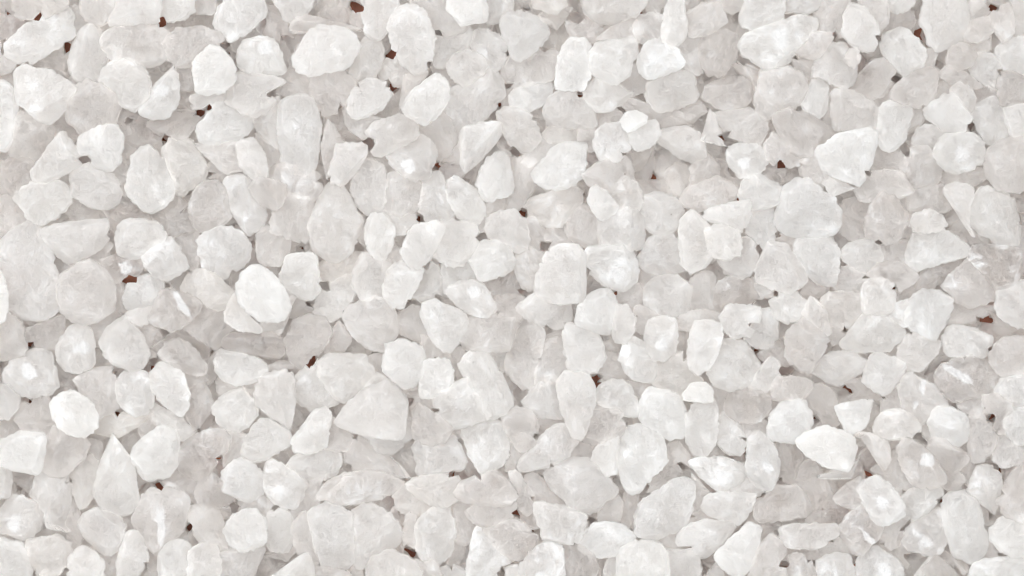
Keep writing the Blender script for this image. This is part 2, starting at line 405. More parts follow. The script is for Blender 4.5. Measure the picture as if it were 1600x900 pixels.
3 frost-rimmed crystal with clear centre|297 330 303 309 315 291 330 285 342 288 351 303 357 324 360 336 342 351 321 360 306 354
4 long frosted|345 288 357 276 378 273 393 282 399 300 411 318 417 333 414 348 402 360 390 366 378 360 369 342 357 327 351 306
3 small clear squarish|393 294 402 279 420 282 444 288 444 303 438 318 426 324 411 318 399 306
3 speckled upright|372 228 384 219 399 222 411 246 417 270 417 279 399 282 387 270 378 258
1 grey see-through|234 339 252 327 273 309 282 324 294 342 297 354 276 363 261 366 252 354 237 345
1 dark grey sunken|183 324 195 312 210 318 228 333 231 342 210 345 192 342 183 336
1 grey sunken|261 369 282 363 303 360 309 378 309 405 306 426 288 432 291 414 282 393 267 378
1 small dim|162 330 174 330 183 342 180 360 174 369 168 360 171 348
1 dim|108 411 132 402 153 390 165 381 165 402 156 417 132 414
2 hazy|-9 330 9 312 21 306 27 324 42 342 24 354 6 363 -9 360
2 clear sharp-edged|-6 264 12 255 30 243 45 255 51 273 36 288 21 300 18 306 -6 303
4 smooth cut-off|-9 414 3 426 9 450 12 480 6 504 -9 504
1 small dim|324 270 348 264 354 276 336 285 318 291
1 narrow dim|180 255 201 246 198 276 198 300 189 291 180 273
1 dim grey|255 438 276 429 294 432 297 450 282 456 264 453
1 narrow dim|177 444 195 441 192 465 198 480 180 483 177 462
1 slim dim|321 270 339 258 366 261 384 270 360 276 336 276
3 lined hazy blocky|424 357 430 333 439 312 454 303 472 306 490 312 493 330 484 348 484 378 466 375 445 366
3 pale square-topped|403 381 409 363 421 360 439 369 463 378 463 396 445 399 442 423 430 429 415 417 406 402
4 bright cube-like|439 426 445 411 448 399 469 399 493 396 496 417 499 438 502 456 487 468 466 465 451 456 439 441
4 large bright smooth oval|370 447 376 429 388 417 406 414 421 426 436 441 448 459 454 477 448 495 430 504 406 501 385 486 373 468
4 very large frosted|481 348 493 327 496 306 505 291 523 285 541 294 550 309 556 324 565 345 559 369 550 393 532 408 511 408 496 396 487 381 484 363
3 smooth upright oval|553 294 553 267 562 255 577 252 592 258 601 270 601 294 598 318 592 333 580 336 568 327 559 315
3 boxy pale|517 270 523 246 529 228 550 228 568 225 574 237 568 252 556 264 550 285 535 288 520 282
4 cloudy crystal with slanting ridge|601 309 604 288 610 270 625 270 643 279 661 285 664 303 655 324 643 336 631 342 613 333 601 324
3 pale upright|655 324 664 303 664 282 679 270 691 276 694 297 703 321 709 342 691 345 670 345
4 bright frosted crystal tapering downward|697 297 700 279 715 276 733 288 748 300 757 318 757 333 748 348 733 351 718 342 706 324
4 smooth egg-shaped|745 288 751 267 763 249 781 237 793 243 799 270 802 291 793 306 775 312 760 315 751 303
3 hazy upright|793 252 808 246 823 249 835 261 832 288 820 312 808 327 790 330 781 318 799 303 802 282
4 clean oval|571 366 574 348 583 336 598 333 610 345 616 360 613 384 604 402 589 405 577 393
4 bright slanted|625 396 631 378 640 360 658 351 682 348 697 351 691 369 679 390 667 411 655 420 640 414
3 broad smooth pale|679 354 700 345 721 348 742 354 748 372 739 393 721 411 700 411 682 399
3 rounded hazy|760 357 766 339 784 333 802 330 817 345 823 363 823 384 808 393 790 378 772 375 763 369
4 cube-like crystal with bright top edge|730 402 736 387 754 378 775 375 793 384 802 399 802 420 787 429 769 435 748 438 739 420
3 frosted purplish|805 408 814 393 832 390 850 402 853 423 841 444 826 450 814 441 808 426
1 flat grey|754 441 775 435 799 426 808 441 811 459 793 474 772 477 760 459
3 smooth pale square|691 432 694 411 709 408 727 408 742 426 739 438 715 447 697 459
3 pale tapering|601 450 607 426 625 411 640 417 658 423 655 438 643 456 634 477 616 480 607 468
3 rounded crystal with bright rim|646 444 655 429 667 414 682 417 691 432 688 456 676 468 658 468 646 459
2 pale upright|559 426 568 405 586 402 604 408 607 429 601 453 586 459 568 462 559 447
2 yellowish tan|499 420 511 408 535 405 550 396 562 399 565 414 550 429 526 435 508 441 502 432
3 smooth slanted|496 471 511 447 529 435 547 429 559 441 553 462 544 483 520 498 499 501 490 486
2 dim rounded pinkish|427 276 436 261 454 264 478 270 493 273 496 294 487 309 466 306 445 303 436 294
2 small dim|496 258 520 255 514 276 526 285 505 294 496 282
1 small dim|556 360 568 342 574 336 571 366 568 378 556 381
2 small pale|604 333 622 336 643 339 646 351 634 360 616 363 607 345
1 small dim|616 366 634 363 640 366 631 387 616 396 610 390
2 small pale|598 408 616 390 628 396 628 408 610 426 604 426
2 small smooth|724 351 745 348 760 333 760 360 745 372 733 360
2 hazy|820 342 838 345 850 366 850 390 832 387 823 378
2 small hazy|760 324 772 312 784 315 784 330 766 336
1 small dim|454 462 478 468 484 480 460 489 448 480
1 small dim|694 258 712 249 721 264 712 276 694 276
3 boat-shaped cream|822 321 834 309 855 306 870 297 885 288 903 297 909 312 897 324 888 336 873 351 852 348 834 339
2 dim frosted|915 273 936 261 954 252 975 249 984 264 984 282 969 294 948 297 927 288
4 wedge-shaped smooth|921 294 933 291 948 300 963 318 969 330 954 336 945 351 930 336 921 315
2 small speckled|960 297 981 285 996 297 999 315 990 330 969 327
4 clean-edged rounded|999 318 1011 303 1029 300 1050 306 1065 318 1068 333 1062 354 1047 366 1026 369 1011 357 1002 339
3 bright flat-topped|939 345 954 336 972 327 996 333 1002 348 1005 369 999 387 978 390 954 384 936 372
3 hazy crystal with gritty face|888 342 900 324 921 321 930 339 942 351 936 372 939 378 921 384 900 378 888 366
4 large bright crystal with white glowing spot|912 399 924 381 942 375 960 384 984 381 993 399 999 420 990 444 975 456 954 450 936 441 924 426
3 large pale|858 396 876 387 900 384 912 390 912 408 924 426 927 444 918 468 894 471 864 471 843 459 840 438 849 420
3 smooth wide|999 408 1008 387 1023 369 1050 366 1062 384 1068 402 1071 420 1050 426 1026 426 1008 420
3 upright smooth|1062 366 1068 345 1080 330 1095 345 1107 357 1113 375 1116 396 1101 414 1080 423 1068 411 1065 390
3 rounded smooth|1104 357 1131 354 1152 363 1155 381 1152 396 1134 402 1113 399 1107 378
4 bright blade-shaped|1095 342 1107 324 1131 321 1149 309 1167 303 1173 321 1170 339 1164 354 1155 363 1140 357 1116 354 1101 351
3 streaked slanted|1065 312 1080 291 1101 285 1122 279 1140 288 1155 303 1143 312 1128 318 1110 327 1095 330 1077 324
3 smooth pointed|1158 300 1164 279 1182 273 1200 285 1218 294 1218 312 1200 321 1176 324 1161 315
3 upright smooth|1170 339 1185 327 1206 327 1209 351 1209 369 1200 387 1185 384 1173 372 1170 357
2 dim smooth|1128 402 1143 396 1152 381 1164 369 1176 384 1179 405 1170 420 1155 429 1140 423 1131 414
2 clear boxy|1086 261 1104 246 1119 258 1119 273 1104 285 1083 288
1 small clear|1119 255 1137 258 1137 279 1122 276
1 dim pinkish|960 468 978 456 996 450 1002 468 996 489 978 495 960 486
1 small dim|996 426 1014 423 1023 429 1008 447 996 447
2 small flat|1173 444 1188 432 1206 450 1212 456 1194 462 1176 459
1 small dim|900 300 915 291 921 309 912 318 900 321
1 small dim|984 282 1002 288 1020 300 1002 306 987 297
2 small hazy|855 366 864 351 879 345 888 354 891 375 882 387 864 390
1 small dim|1101 414 1116 402 1128 408 1122 420 1107 423
1 small brownish|1137 270 1158 270 1170 282 1158 294 1140 285
4 very large craggy|1210 348 1213 324 1222 294 1237 282 1258 276 1273 288 1285 300 1303 309 1312 330 1312 357 1294 369 1270 372 1240 369 1219 360
3 flat-topped smooth|1183 426 1192 402 1204 381 1225 384 1240 399 1252 414 1258 429 1252 444 1234 453 1210 450 1189 441
4 upright bright crystal with crease|1240 396 1246 372 1270 369 1291 366 1306 375 1312 396 1309 420 1306 441 1291 447 1270 438 1255 426 1243 411
4 round lens-like|1312 399 1321 384 1339 375 1360 372 1372 384 1381 399 1372 417 1357 429 1336 423 1321 411
3 squarish clear|1312 339 1318 318 1336 312 1357 312 1366 324 1360 345 1357 366 1336 372 1318 366
3 frost-edged clear|1357 336 1366 318 1378 303 1396 312 1411 327 1417 336 1408 354 1402 372 1390 378 1369 372 1354 366
3 small rounded|1423 351 1432 336 1450 330 1471 339 1477 351 1462 360 1432 360
4 very bright white arrow-shaped|1411 396 1420 381 1423 357 1435 351 1450 351 1468 354 1486 366 1504 378 1516 390 1513 399 1492 405 1465 411 1447 420 1429 426 1417 414
3 greyish clear|1432 450 1438 432 1450 420 1474 411 1495 408 1504 420 1480 435 1465 450 1444 456
4 large frosted streaked|1471 447 1483 432 1501 414 1513 402 1525 408 1540 429 1555 450 1558 468 1540 474 1516 480 1495 474 1486 459
4 very large bright white|1507 336 1513 318 1525 300 1543 288 1564 300 1585 312 1591 336 1594 360 1591 384 1579 393 1561 384 1543 369 1525 366 1513 354
3 tall smooth|1477 315 1477 297 1492 291 1513 291 1522 303 1513 324 1510 348 1522 366 1516 375 1501 369 1480 354 1477 336
2 speckled dim|1420 303 1441 297 1471 294 1480 309 1480 342 1462 336 1441 330 1426 333
2 wide dim|1342 291 1354 276 1378 273 1405 273 1414 288 1420 300 1402 306 1375 312 1348 309
2 small hazy|1372 309 1396 300 1417 297 1423 318 1417 336 1399 327 1384 312
3 smooth curved|1288 288 1300 276 1312 285 1330 291 1345 285 1339 300 1321 306 1303 303
2 small hazy|1306 432 1318 423 1336 423 1351 429 1351 450 1336 456 1309 450
2 boat-shaped dim|1360 429 1375 417 1396 414 1414 420 1429 432 1420 441 1402 450 1384 441
2 hazy|1378 384 1396 378 1414 381 1411 402 1420 420 1396 417 1378 408
3 boxy speckled|1348 456 1360 438 1378 438 1393 447 1396 468 1390 486 1372 489 1351 486
2 grey clear crystal with frosted streak|1522 390 1546 378 1570 390 1588 390 1591 420 1588 438 1570 450 1555 450 1540 426 1522 408
2 dark clear|1546 285 1564 279 1582 288 1600 300 1600 330 1588 324 1576 306 1558 297
1 small dim|1396 450 1414 444 1432 438 1432 456 1420 474 1405 471
1 small grey|1405 366 1417 342 1426 348 1423 372 1411 381
1 small dim|1213 369 1234 372 1246 375 1240 390 1219 381
1 dark cut-off|1591 342 1606 342 1606 432 1591 426
1 small dim|1255 432 1270 441 1288 447 1285 456 1264 459 1252 450
1 small greyish|1192 270 1204 252 1219 255 1219 276 1210 291 1198 282
1 small clear|1222 258 1246 258 1249 276 1228 282
2 textured|1255 255 1270 240 1282 249 1294 264 1300 279 1285 294 1270 285 1258 273
3 clear crystal with two white streaks|234 498 243 480 252 459 264 453 282 459 297 465 312 474 303 492 288 504 270 513 252 510
4 egg-shaped crystal with glowing white face|87 549 96 528 108 513 126 504 141 513 147 531 147 549 153 561 141 576 120 582 102 579 93 567
4 rounded crystal with powdery white side|6 588 12 570 27 555 48 546 69 546 81 552 84 570 96 588 90 606 72 618 48 621 24 615 9 603
4 triangular cloudy|156 534 168 513 186 501 195 492 207 507 219 522 231 543 234 558 222 576 204 579 186 573 165 558
4 smooth bright loaf-shaped|78 633 90 618 114 612 129 618 144 633 153 651 153 666 135 681 114 681 96 672 84 654
2 flat pale|111 600 123 588 144 585 153 573 171 576 174 594 180 609 180 630 165 642 150 645 144 633 129 618 114 609
4 frosted white|180 600 189 585 204 579 222 582 237 588 237 606 243 627 231 645 213 651 195 639 183 624
4 bright slanted oval|234 588 246 570 264 564 282 570 288 585 291 603 297 621 294 639 282 651 264 639 249 627 237 609
3 clear cap-shaped crystal with white rim|249 555 261 540 276 531 294 540 309 558 324 573 321 582 303 585 285 582 273 567 258 564
1 dark clear wide|237 528 252 516 276 513 300 519 318 534 318 555 303 552 291 537 273 531 255 543 243 558
2 grey sunken angular|285 504 306 480 324 474 345 480 357 492 357 513 345 531 336 540 318 528 300 513
3 pale ledge-like|351 501 360 474 372 456 390 498 411 510 402 516 378 513
2 smooth dim|408 510 438 501 450 480 456 465 462 480 459 504 450 522 432 528 414 519
3 clear dimpled|345 534 360 522 390 519 420 519 441 534 438 552 426 564 408 558 384 549 354 546
4 smooth leaf-shaped|333 564 342 546 360 546 384 552 405 561 420 573 414 588 396 597 372 603 348 594 336 579
4 smooth round|330 636 342 624 360 612 378 606 390 618 399 630 402 648 390 663 372 675 354 672 339 657
3 clear pinched|294 618 306 603 321 594 336 603 342 618 330 633 339 654 345 666 327 672 306 672 294 654 291 636
2 pinkish see-through|30 522 54 513 78 504 93 495 93 516 87 534 72 543 51 534
2 hazy cut-off|-9 486 12 492 27 510 30 528 36 543 27 552 6 555 -9 555
3 smooth cut-off|-9 600 9 606 27 621 24 636 12 651 -9 654
2 pinkish half-hidden|30 642 54 630 72 621 78 645 90 666 96 681 72 690 48 678 33 660
1 grey speckled|-6 660 15 645 30 636 54 648 60 666 42 672 18 684 -6 690
2 flat crystal with tan bubbles|135 684 150 666 156 651 186 651 216 654 225 660 222 678 204 684 180 678 159 690
2 smooth purplish|234 630 249 633 264 645 285 654 294 666 309 675 294 687 276 687 258 666 240 660
1 grey|138 510 156 495 171 492 183 501 168 519 156 534 147 528
1 narrow grey|210 498 234 513 246 528 240 546 234 564 225 534
1 small dim|288 582 312 585 318 594 303 606 294 612
2 small pale|198 489 222 486 234 480 231 498 219 504
2 small hazy|342 591 366 603 387 600 387 615 363 612 348 618
1 small purplish|390 600 411 594 405 618 399 627 390 618
1 dark sunken|318 540 333 534 333 558 336 582 324 594 321 570
3 cloudy squarish|400 624 406 600 415 588 436 582 454 582 460 600 457 618 463 639 466 660 454 669 436 654 412 645
4 pinkish clear crystal with yellow speck|445 534 454 513 469 495 487 492 505 495 517 513 517 528 505 546 496 558 484 573 472 576 454 564 448 549
4 large streaked|529 495 544 480 562 468 583 459 601 468 613 480 619 495 625 516 610 534 604 552 586 561 574 555 565 534 544 528 535 516
4 large bright dome-like|496 570 514 552 532 543 550 555 568 555 580 570 586 588 574 603 556 615 538 630 523 621 508 603 496 585
3 bright slanted|454 600 472 582 487 567 496 561 502 588 514 612 526 624 508 636 487 639 466 624
4 very large wide pale|523 657 535 642 550 624 568 609 586 603 607 594 625 603 637 624 634 642 646 654 646 678 628 693 604 690 580 681 556 681 535 672
3 upright smooth|604 564 607 540 622 534 643 537 658 546 661 567 658 588 646 600 631 603 613 591 601 579
5 bright white sugar-cube-like|655 591 661 564 676 561 700 558 706 570 709 597 706 612 688 618 661 624 655 612
4 bright frosted drop-shaped|655 486 664 471 682 468 700 480 721 486 730 498 730 516 721 531 709 546 697 549 679 537 667 516
4 rounded crystal with white frosted crest|691 474 700 450 718 441 739 438 757 447 769 465 775 483 763 498 748 501 733 492 724 483 706 480
4 tall five-sided|721 567 727 552 745 543 760 543 769 558 778 579 787 594 802 621 802 633 784 651 763 657 751 642 742 621 730 594 721 579
2 flat-faced pale|685 624 694 612 709 606 727 594 739 612 751 636 754 654 730 660 706 663 688 651
2 triangular hazy|649 648 658 636 676 648 697 663 700 675 688 687 667 690 652 678
2 small pinkish rounded|622 507 631 492 649 483 658 486 667 513 664 531 646 525 628 516
2 wide pinkish|727 510 742 498 763 495 781 489 793 498 808 501 796 519 793 540 766 543 736 540 724 531
2 small clear|763 486 778 468 799 465 814 468 814 486 808 501 793 498 778 495
2 small white|763 543 781 540 790 558 784 576 772 573
1 small dim|505 636 526 624 538 636 526 651 520 648
1 small pinkish|514 660 526 660 538 675 550 684 544 696 514 696
1 small greyish|517 528 529 510 541 531 532 543 514 549
1 small dim|577 564 598 558 604 570 601 594 586 585
2 small hazy|661 528 679 534 697 549 697 558 664 561
1 dim|631 606 652 600 655 621 682 618 685 636 664 639 646 633
2 small dim|700 552 721 546 724 582 712 594 709 570
4 bright frosted|454 690 466 672 478 657 490 642 508 636 520 651 514 672 511 696 484 708 460 705
1 small pinkish|799 606 817 606 820 618 808 636 802 627
1 small dim|421 576 445 570 460 579 448 585 418 588
2 small pale|568 606 586 588 601 594 586 606
4 long upright|789 558 798 534 807 513 816 498 831 492 846 501 855 519 849 543 840 564 840 588 834 606 819 609 804 597 792 579
4 clean rounded cube-like|1005 471 1008 444 1026 432 1047 429 1071 438 1080 450 1077 474 1068 492 1056 498 1029 498 1011 486
3 upright flat-sided|1077 447 1086 432 1104 426 1116 432 1116 462 1116 486 1095 489 1074 480
2 clear crystal with dark streaks|1119 465 1128 444 1146 438 1164 438 1176 456 1182 477 1173 483 1146 480 1128 492 1119 486
3 squarish pale|1128 495 1140 480 1161 480 1185 483 1182 504 1170 522 1146 525 1131 513
3 squarish smooth|1167 528 1176 504 1185 486 1206 486 1212 504 1212 528 1203 540 1182 540
3 tall frosted|1077 549 1080 528 1086 507 1104 504 1122 507 1128 522 1119 546 1110 570 1092 582 1080 573
4 large bright rounded|1104 588 1110 564 1116 543 1128 531 1149 531 1167 537 1179 555 1188 570 1182 588 1170 603 1149 612 1122 606
3 smooth sloping|1170 603 1182 588 1188 567 1203 561 1215 570 1221 582 1209 597 1194 612 1176 615
3 pale crystal with bright left edge|885 492 891 477 903 474 921 465 927 444 948 456 960 474 960 498 951 516 939 525 921 516 900 504 888 501
2 smooth lined|810 480 825 465 846 459 864 468 885 477 885 498 876 507 861 510 846 501 825 492 813 498
3 smooth tapering|882 519 888 507 906 513 924 522 936 528 939 543 945 555 936 570 921 582 903 582 891 570 885 549
2 round hazy|843 558 855 540 876 531 882 546 888 570 876 582 858 594 840 600 840 576
3 upright hazy oval|957 498 963 480 978 480 990 498 987 519 978 534 963 531 957 516
4 large smooth crystal with white spot|951 537 966 528 981 534 987 516 996 507 1008 516 1014 540 1023 561 1029 579 1020 594 999 597 984 591 972 567 957 555
3 boxy crystal with frosted top|1011 528 1014 504 1032 498 1056 501 1056 522 1053 549 1038 561 1020 558
2 small hazy|990 498 999 483 1014 489 1026 498 1014 513 1008 516 996 510
3 smooth wedge-shaped|819 627 831 612 849 600 864 588 879 600 879 630 876 651 852 651 831 645
4 tall tapering|870 591 885 579 903 582 921 588 930 603 930 624 924 648 915 675 906 690 894 684 885 660 876 636
4 bright crystal with frosted face|930 618 936 603 951 594 969 594 984 603 993 618 999 633 996 651 978 651 954 642 936 633
4 large smooth rounded|999 636 1002 618 1014 606 1032 609 1053 612 1065 624 1071 642 1077 660 1068 684 1044 684 1020 669 1002 660
3 small smooth|1071 615 1083 603 1101 600 1110 612 1110 627 1092 624 1074 624
3 upright smooth|1074 654 1083 636 1101 624 1113 624 1119 642 1119 666 1116 690 1104 711 1086 708 1074 684
3 clear grey-centred|1137 636 1143 618 1161 612 1188 612 1203 621 1200 642 1185 657 1161 657 1143 648
3 smooth slanted|1119 660 1131 645 1146 654 1158 675 1167 690 1152 708 1131 702 1122 684
2 dim hazy|921 660 930 636 948 639 966 648 969 669 960 684 936 690 915 684
2 tan-grey|786 651 801 642 828 648 834 666 834 690 810 696 795 672
1 small dim|834 654 858 654 882 654 876 666 852 675 840 666
2 dull beige pointed|1026 576 1044 561 1062 555 1080 573 1092 594 1080 612 1065 618 1044 609 1029 600
1 small brownish|1056 516 1083 516 1080 540 1077 558 1056 552
1 dim brownish|948 558 963 561 975 579 978 594 954 588 930 600 924 585
1 small brownish|852 507 870 510 882 501 882 528 864 531 855 528
2 small dim|984 597 1008 600 1026 600 1020 609 1002 618 990 606
1 small dim|1110 606 1137 618 1137 642 1116 636
2 small smooth|1059 504 1074 492 1098 489 1119 492 1122 504 1092 513 1068 513
1 dim grey|1188 543 1212 540 1230 546 1230 576 1212 570 1194 558
1 dim|1200 618 1218 594 1230 600 1230 630 1206 642
2 small hazy|1164 660 1185 657 1200 666 1194 684 1176 690
1 small dim|1092 585 1104 588 1110 600 1095 600
4 white frosted squat|1204 471 1213 459 1222 453 1243 453 1252 465 1264 471 1264 486 1258 498 1246 501 1228 504 1210 495
3 clear crystal with fine criss-cross lines|1231 522 1246 507 1261 498 1270 510 1285 522 1297 531 1288 543 1276 561 1267 579 1252 573 1240 570 1231 555
3 cream bubbly|1285 477 1291 465 1306 459 1324 459 1345 462 1348 483 1339 495 1330 507 1312 510 1297 504 1288 495
4 large wide pointed|1309 540 1324 522 1333 507 1345 486 1357 486 1375 492 1393 498 1411 510 1414 522 1405 534 1390 546 1372 549 1354 549 1330 549
4 bright white nugget-like|1414 489 1423 468 1432 456 1450 453 1471 456 1489 468 1486 489 1480 507 1468 516 1459 531 1447 528 1435 519 1423 513 1414 501
4 boxy crystal with bright right end|1474 528 1483 510 1507 510 1531 516 1549 528 1549 534 1540 558 1522 558 1498 555 1477 555
3 smooth hazy rounded|1405 552 1414 531 1423 519 1438 522 1450 531 1462 531 1471 519 1471 552 1462 570 1444 576 1420 576 1405 564
4 smooth lens-shaped|1264 567 1279 558 1300 549 1318 549 1339 552 1354 567 1351 579 1339 585 1330 597 1315 606 1294 597 1273 585
4 smooth four-cornered|1348 582 1357 567 1360 552 1375 552 1396 558 1417 567 1414 579 1402 597 1390 612 1381 618 1366 609 1351 600 1342 591
4 large clear crystal with jagged white streak inside|1462 582 1477 567 1501 558 1525 558 1546 567 1558 579 1561 597 1552 618 1531 621 1507 621 1498 627 1483 624 1468 609 1459 594
4 long smooth crystal with white streak|1405 606 1411 588 1423 582 1441 591 1459 603 1474 621 1483 633 1468 642 1456 654 1444 663 1429 654 1411 645 1408 627
4 bright frosted|1450 660 1459 639 1474 630 1489 636 1504 645 1513 660 1513 681 1507 690 1492 702 1474 696 1456 681
4 bright white boot-shaped|1306 633 1318 624 1342 627 1366 621 1375 627 1387 639 1381 651 1369 657 1354 660 1351 672 1339 678 1324 678 1315 663 1309 648
3 clear rounded|1252 618 1267 603 1285 603 1300 612 1306 627 1306 648 1306 663 1288 663 1273 651 1264 633
4 smooth bright house-shaped|1204 648 1219 630 1240 621 1258 627 1267 645 1267 669 1267 687 1252 693 1228 690 1207 687 1198 678
2 purplish smooth|1372 675 1375 654 1384 648 1405 645 1423 654 1432 663 1429 678 1414 681 1390 681
3 smooth grey cut-off|1549 567 1555 543 1564 534 1585 528 1606 534 1606 582 1585 582 1567 588 1558 576
3 smooth cut-off|1558 609 1567 594 1582 585 1606 579 1606 639 1588 633 1570 624 1558 618
4 frosted white cut-off|1567 657 1576 639 1591 636 1606 633 1606 696 1588 693 1573 678
3 rough frosted cut-off|1558 480 1561 459 1576 447 1594 441 1606 444 1606 510 1591 507 1570 498 1561 489
2 grey smooth|1486 495 1489 477 1507 480 1531 480 1549 477 1546 489 1519 498 1492 507
2 small frosted|1390 492 1399 480 1414 474 1417 495 1414 507 1402 501
2 hazy|1258 486 1270 468 1285 474 1288 495 1300 507 1291 519 1276 513 1261 498
2 hazy rough|1270 507 1294 510 1312 513 1318 525 1300 534 1285 522
2 pinkish|1210 603 1219 594 1240 594 1261 594 1264 606 1252 618 1234 624 1213 621
2 clear long|1318 600 1333 594 1348 597 1369 609 1384 618 1375 627 1354 618 1336 624
1 brownish|1501 630 1519 624 1537 621 1540 636 1528 648 1510 642
3 smooth grey|1513 654 1522 639 1534 648 1546 666 1555 678 1552 699 1537 714 1522 720 1510 708 1516 684
2 grey smooth|1540 624 1561 621 1576 630 1573 654 1567 672 1555 669 1543 648
1 purplish|1384 624 1402 600 1405 624 1411 645 1396 648 1384 642
1 small dim|1426 582 1450 576 1465 567 1462 588 1450 594
2 small purplish|1432 660 1450 666 1456 684 1444 684 1432 675
1 dark clear|1549 492 1570 501 1594 510 1606 528 1570 528 1552 540 1543 516
1 small dim|1267 648 1285 663 1300 672 1294 684 1270 684
4 large smooth bright|-6 690 15 684 30 672 51 669 66 675 72 690 69 714 63 735 54 747 45 753 27 744 15 732 -6 723
3 smooth cut-off|-9 717 15 732 15 753 12 774 -9 777
4 squarish white crystal with glowing centre|3 798 9 783 18 771 36 777 57 786 72 801 66 822 54 840 45 849 27 843 12 834 0 825
3 large tall pale|42 765 54 744 66 735 87 735 105 741 111 759 117 777 114 795 108 813 108 828 96 846 75 843 60 834 69 816 72 798 54 783 39 777
2 hazy textured|72 708 78 684 90 672 111 672 126 684 132 696 126 714 114 723 108 738 78 738
2 tan speckled|111 732 114 714 129 708 144 717 150 732 150 750 144 768 138 780 126 789 120 768 114 750
4 very tall boot-shaped|153 708 156 687 168 675 189 675 201 681 204 705 207 723 219 738 225 759 225 780 213 795 198 807 180 810 162 798 150 783 144 765 153 744
4 bright white tilted cube-like|204 690 222 684 234 678 246 666 264 666 276 675 279 696 282 711 276 732 264 744 246 747 228 750 216 735 207 717
4 smooth wide|123 816 132 801 147 792 168 798 186 807 195 819 195 837 189 855 177 867 162 867 147 852 132 840
3 large hazy crystal with white streak|210 810 219 792 228 774 246 765 270 768 288 774 294 789 288 810 282 828 273 840 258 855 246 864 231 852 219 837
3 clear streaked|282 708 294 693 309 681 333 672 351 675 357 690 351 708 336 720 327 735 312 747 294 744 282 732
4 smooth slanted|378 705 381 684 393 669 408 654 426 657 441 666 456 678 456 693 441 702 423 711 408 720 396 723 381 714
4 smooth round|345 756 348 738 357 726 375 714 393 723 405 732 414 747 411 768 402 780 384 783 363 774 348 768
4 frosted four-cornered|411 744 417 723 426 717 444 726 459 735 471 744 480 756 471 777 459 795 441 792 423 780 414 765
2 clear crystal with frosted rim|312 768 318 750 330 732 342 720 354 726 348 744 348 762 363 777 372 783 360 795 342 786 324 789 312 780
2 pinkish tapering|291 801 300 792 321 798 345 804 366 810 354 828 351 840 357 855 339 855 318 849 309 831 300 813
4 very white smooth rounded|351 834 354 819 366 804 381 798 402 798 414 810 417 831 414 849 396 858 375 861 360 852
3 smooth pear-shaped|417 828 423 804 438 798 453 804 456 822 459 840 450 858 435 861 420 852
3 upright smooth|186 876 192 852 198 837 210 831 222 846 228 867 228 876 216 894 201 900 186 894
3 frosted upright|108 888 114 870 126 855 138 861 150 870 159 882 156 906 150 924 108 924
2 tan rounded|45 855 54 846 72 843 90 843 102 852 108 867 108 882 90 891 66 894 51 885
4 large smooth cloudy|-6 846 18 843 36 852 48 867 51 885 51 906 48 924 -6 924
3 bright frosted|252 870 261 855 276 846 294 852 300 870 297 900 297 924 252 924
3 smooth pale|297 864 312 855 333 849 342 864 342 894 336 924 300 924
2 smooth pale|339 870 357 858 384 861 408 855 411 864 396 885 384 906 360 915 342 906
1 dark frosted sunken|258 756 276 741 297 750 315 747 312 768 300 780 285 771 270 765
2 small hazy|372 792 384 783 405 780 423 783 426 798 414 804 396 798
1 narrow grey|300 786 324 792 354 798 372 786 372 804 336 804
1 smooth dim|414 858 435 864 456 858 468 846 468 867 444 876 429 879
1 narrow dim|111 780 123 780 123 804 126 828 120 846 102 849 108 822 117 798
1 small dim|195 810 210 804 210 828 198 840
1 small dim|156 870 174 870 186 864 183 888 186 900 162 900
1 small brownish|276 828 288 810 300 816 309 840 300 852 282 843
1 small dim|222 849 237 858 252 858 249 885 234 882
2 small cut-off|210 918 219 900 234 885 249 888 249 924 210 924
2 smooth dim|351 675 378 684 381 708 360 717 351 726 354 702
1 small dim|15 738 27 747 42 756 39 774 24 771
1 small dim|132 690 153 696 153 714 138 708
2 small cut-off|54 900 72 891 96 900 102 924 51 924
1 small dim|222 654 237 651 240 672 225 684
3 pale lobe-shaped|550 675 574 657 604 660 628 645 646 642 649 660 646 678 628 690 616 705 592 705 580 684
4 blocky crystal with frosted left side|646 702 652 687 670 684 691 681 712 681 718 699 727 720 724 732 706 735 682 741 664 747 652 741 649 723
4 large bright rugged|721 675 727 663 751 654 775 657 793 666 796 684 793 699 799 714 790 726 775 732 766 741 754 744 745 729 736 717 730 699
3 smooth pale|451 729 460 714 481 705 499 702 517 699 529 711 529 726 520 744 502 747 481 744 463 744
2 wide hazy|547 714 556 690 568 684 580 696 601 705 616 705 631 705 643 717 643 732 634 750 616 744 595 738 568 738 550 729
3 wide frosted|511 780 526 762 544 744 568 738 592 741 616 750 631 756 622 768 607 777 592 789 571 786 544 786 520 792
4 large tall smooth|478 804 493 792 514 786 532 792 550 804 550 825 553 846 553 870 544 888 526 891 505 888 496 867 490 846 484 825
3 large bright fan-shaped|550 804 568 792 592 792 604 807 619 816 625 834 619 852 601 861 586 873 571 888 556 882 553 858 550 828
4 bright egg-shaped frosted|646 834 652 816 664 801 682 789 700 789 709 810 712 834 706 858 694 876 679 885 661 879 652 861
2 cream smooth|640 759 655 750 679 747 703 744 718 762 712 777 694 786 676 783 658 774
3 smooth crystal with grey peak|715 774 718 759 736 750 754 744 772 738 793 753 808 774 799 786 775 789 748 786 727 783
3 thin upright|796 741 811 738 820 756 832 774 835 792 823 804 811 792 805 768
4 tall frosted tapering|730 876 736 852 742 828 751 819 763 828 775 840 787 855 796 876 787 891 772 900 760 915 739 915 730 900
2 gritty pale|760 828 784 816 805 819 823 828 832 840 826 855 811 870 796 867 778 846
3 purplish pale|571 900 580 879 601 864 622 867 640 876 652 888 664 906 664 924 571 924
2 small frosted|649 882 664 885 682 888 691 900 691 924 655 924
3 wide frosted cut-off|385 915 406 900 430 885 454 873 478 867 484 888 484 924 382 924
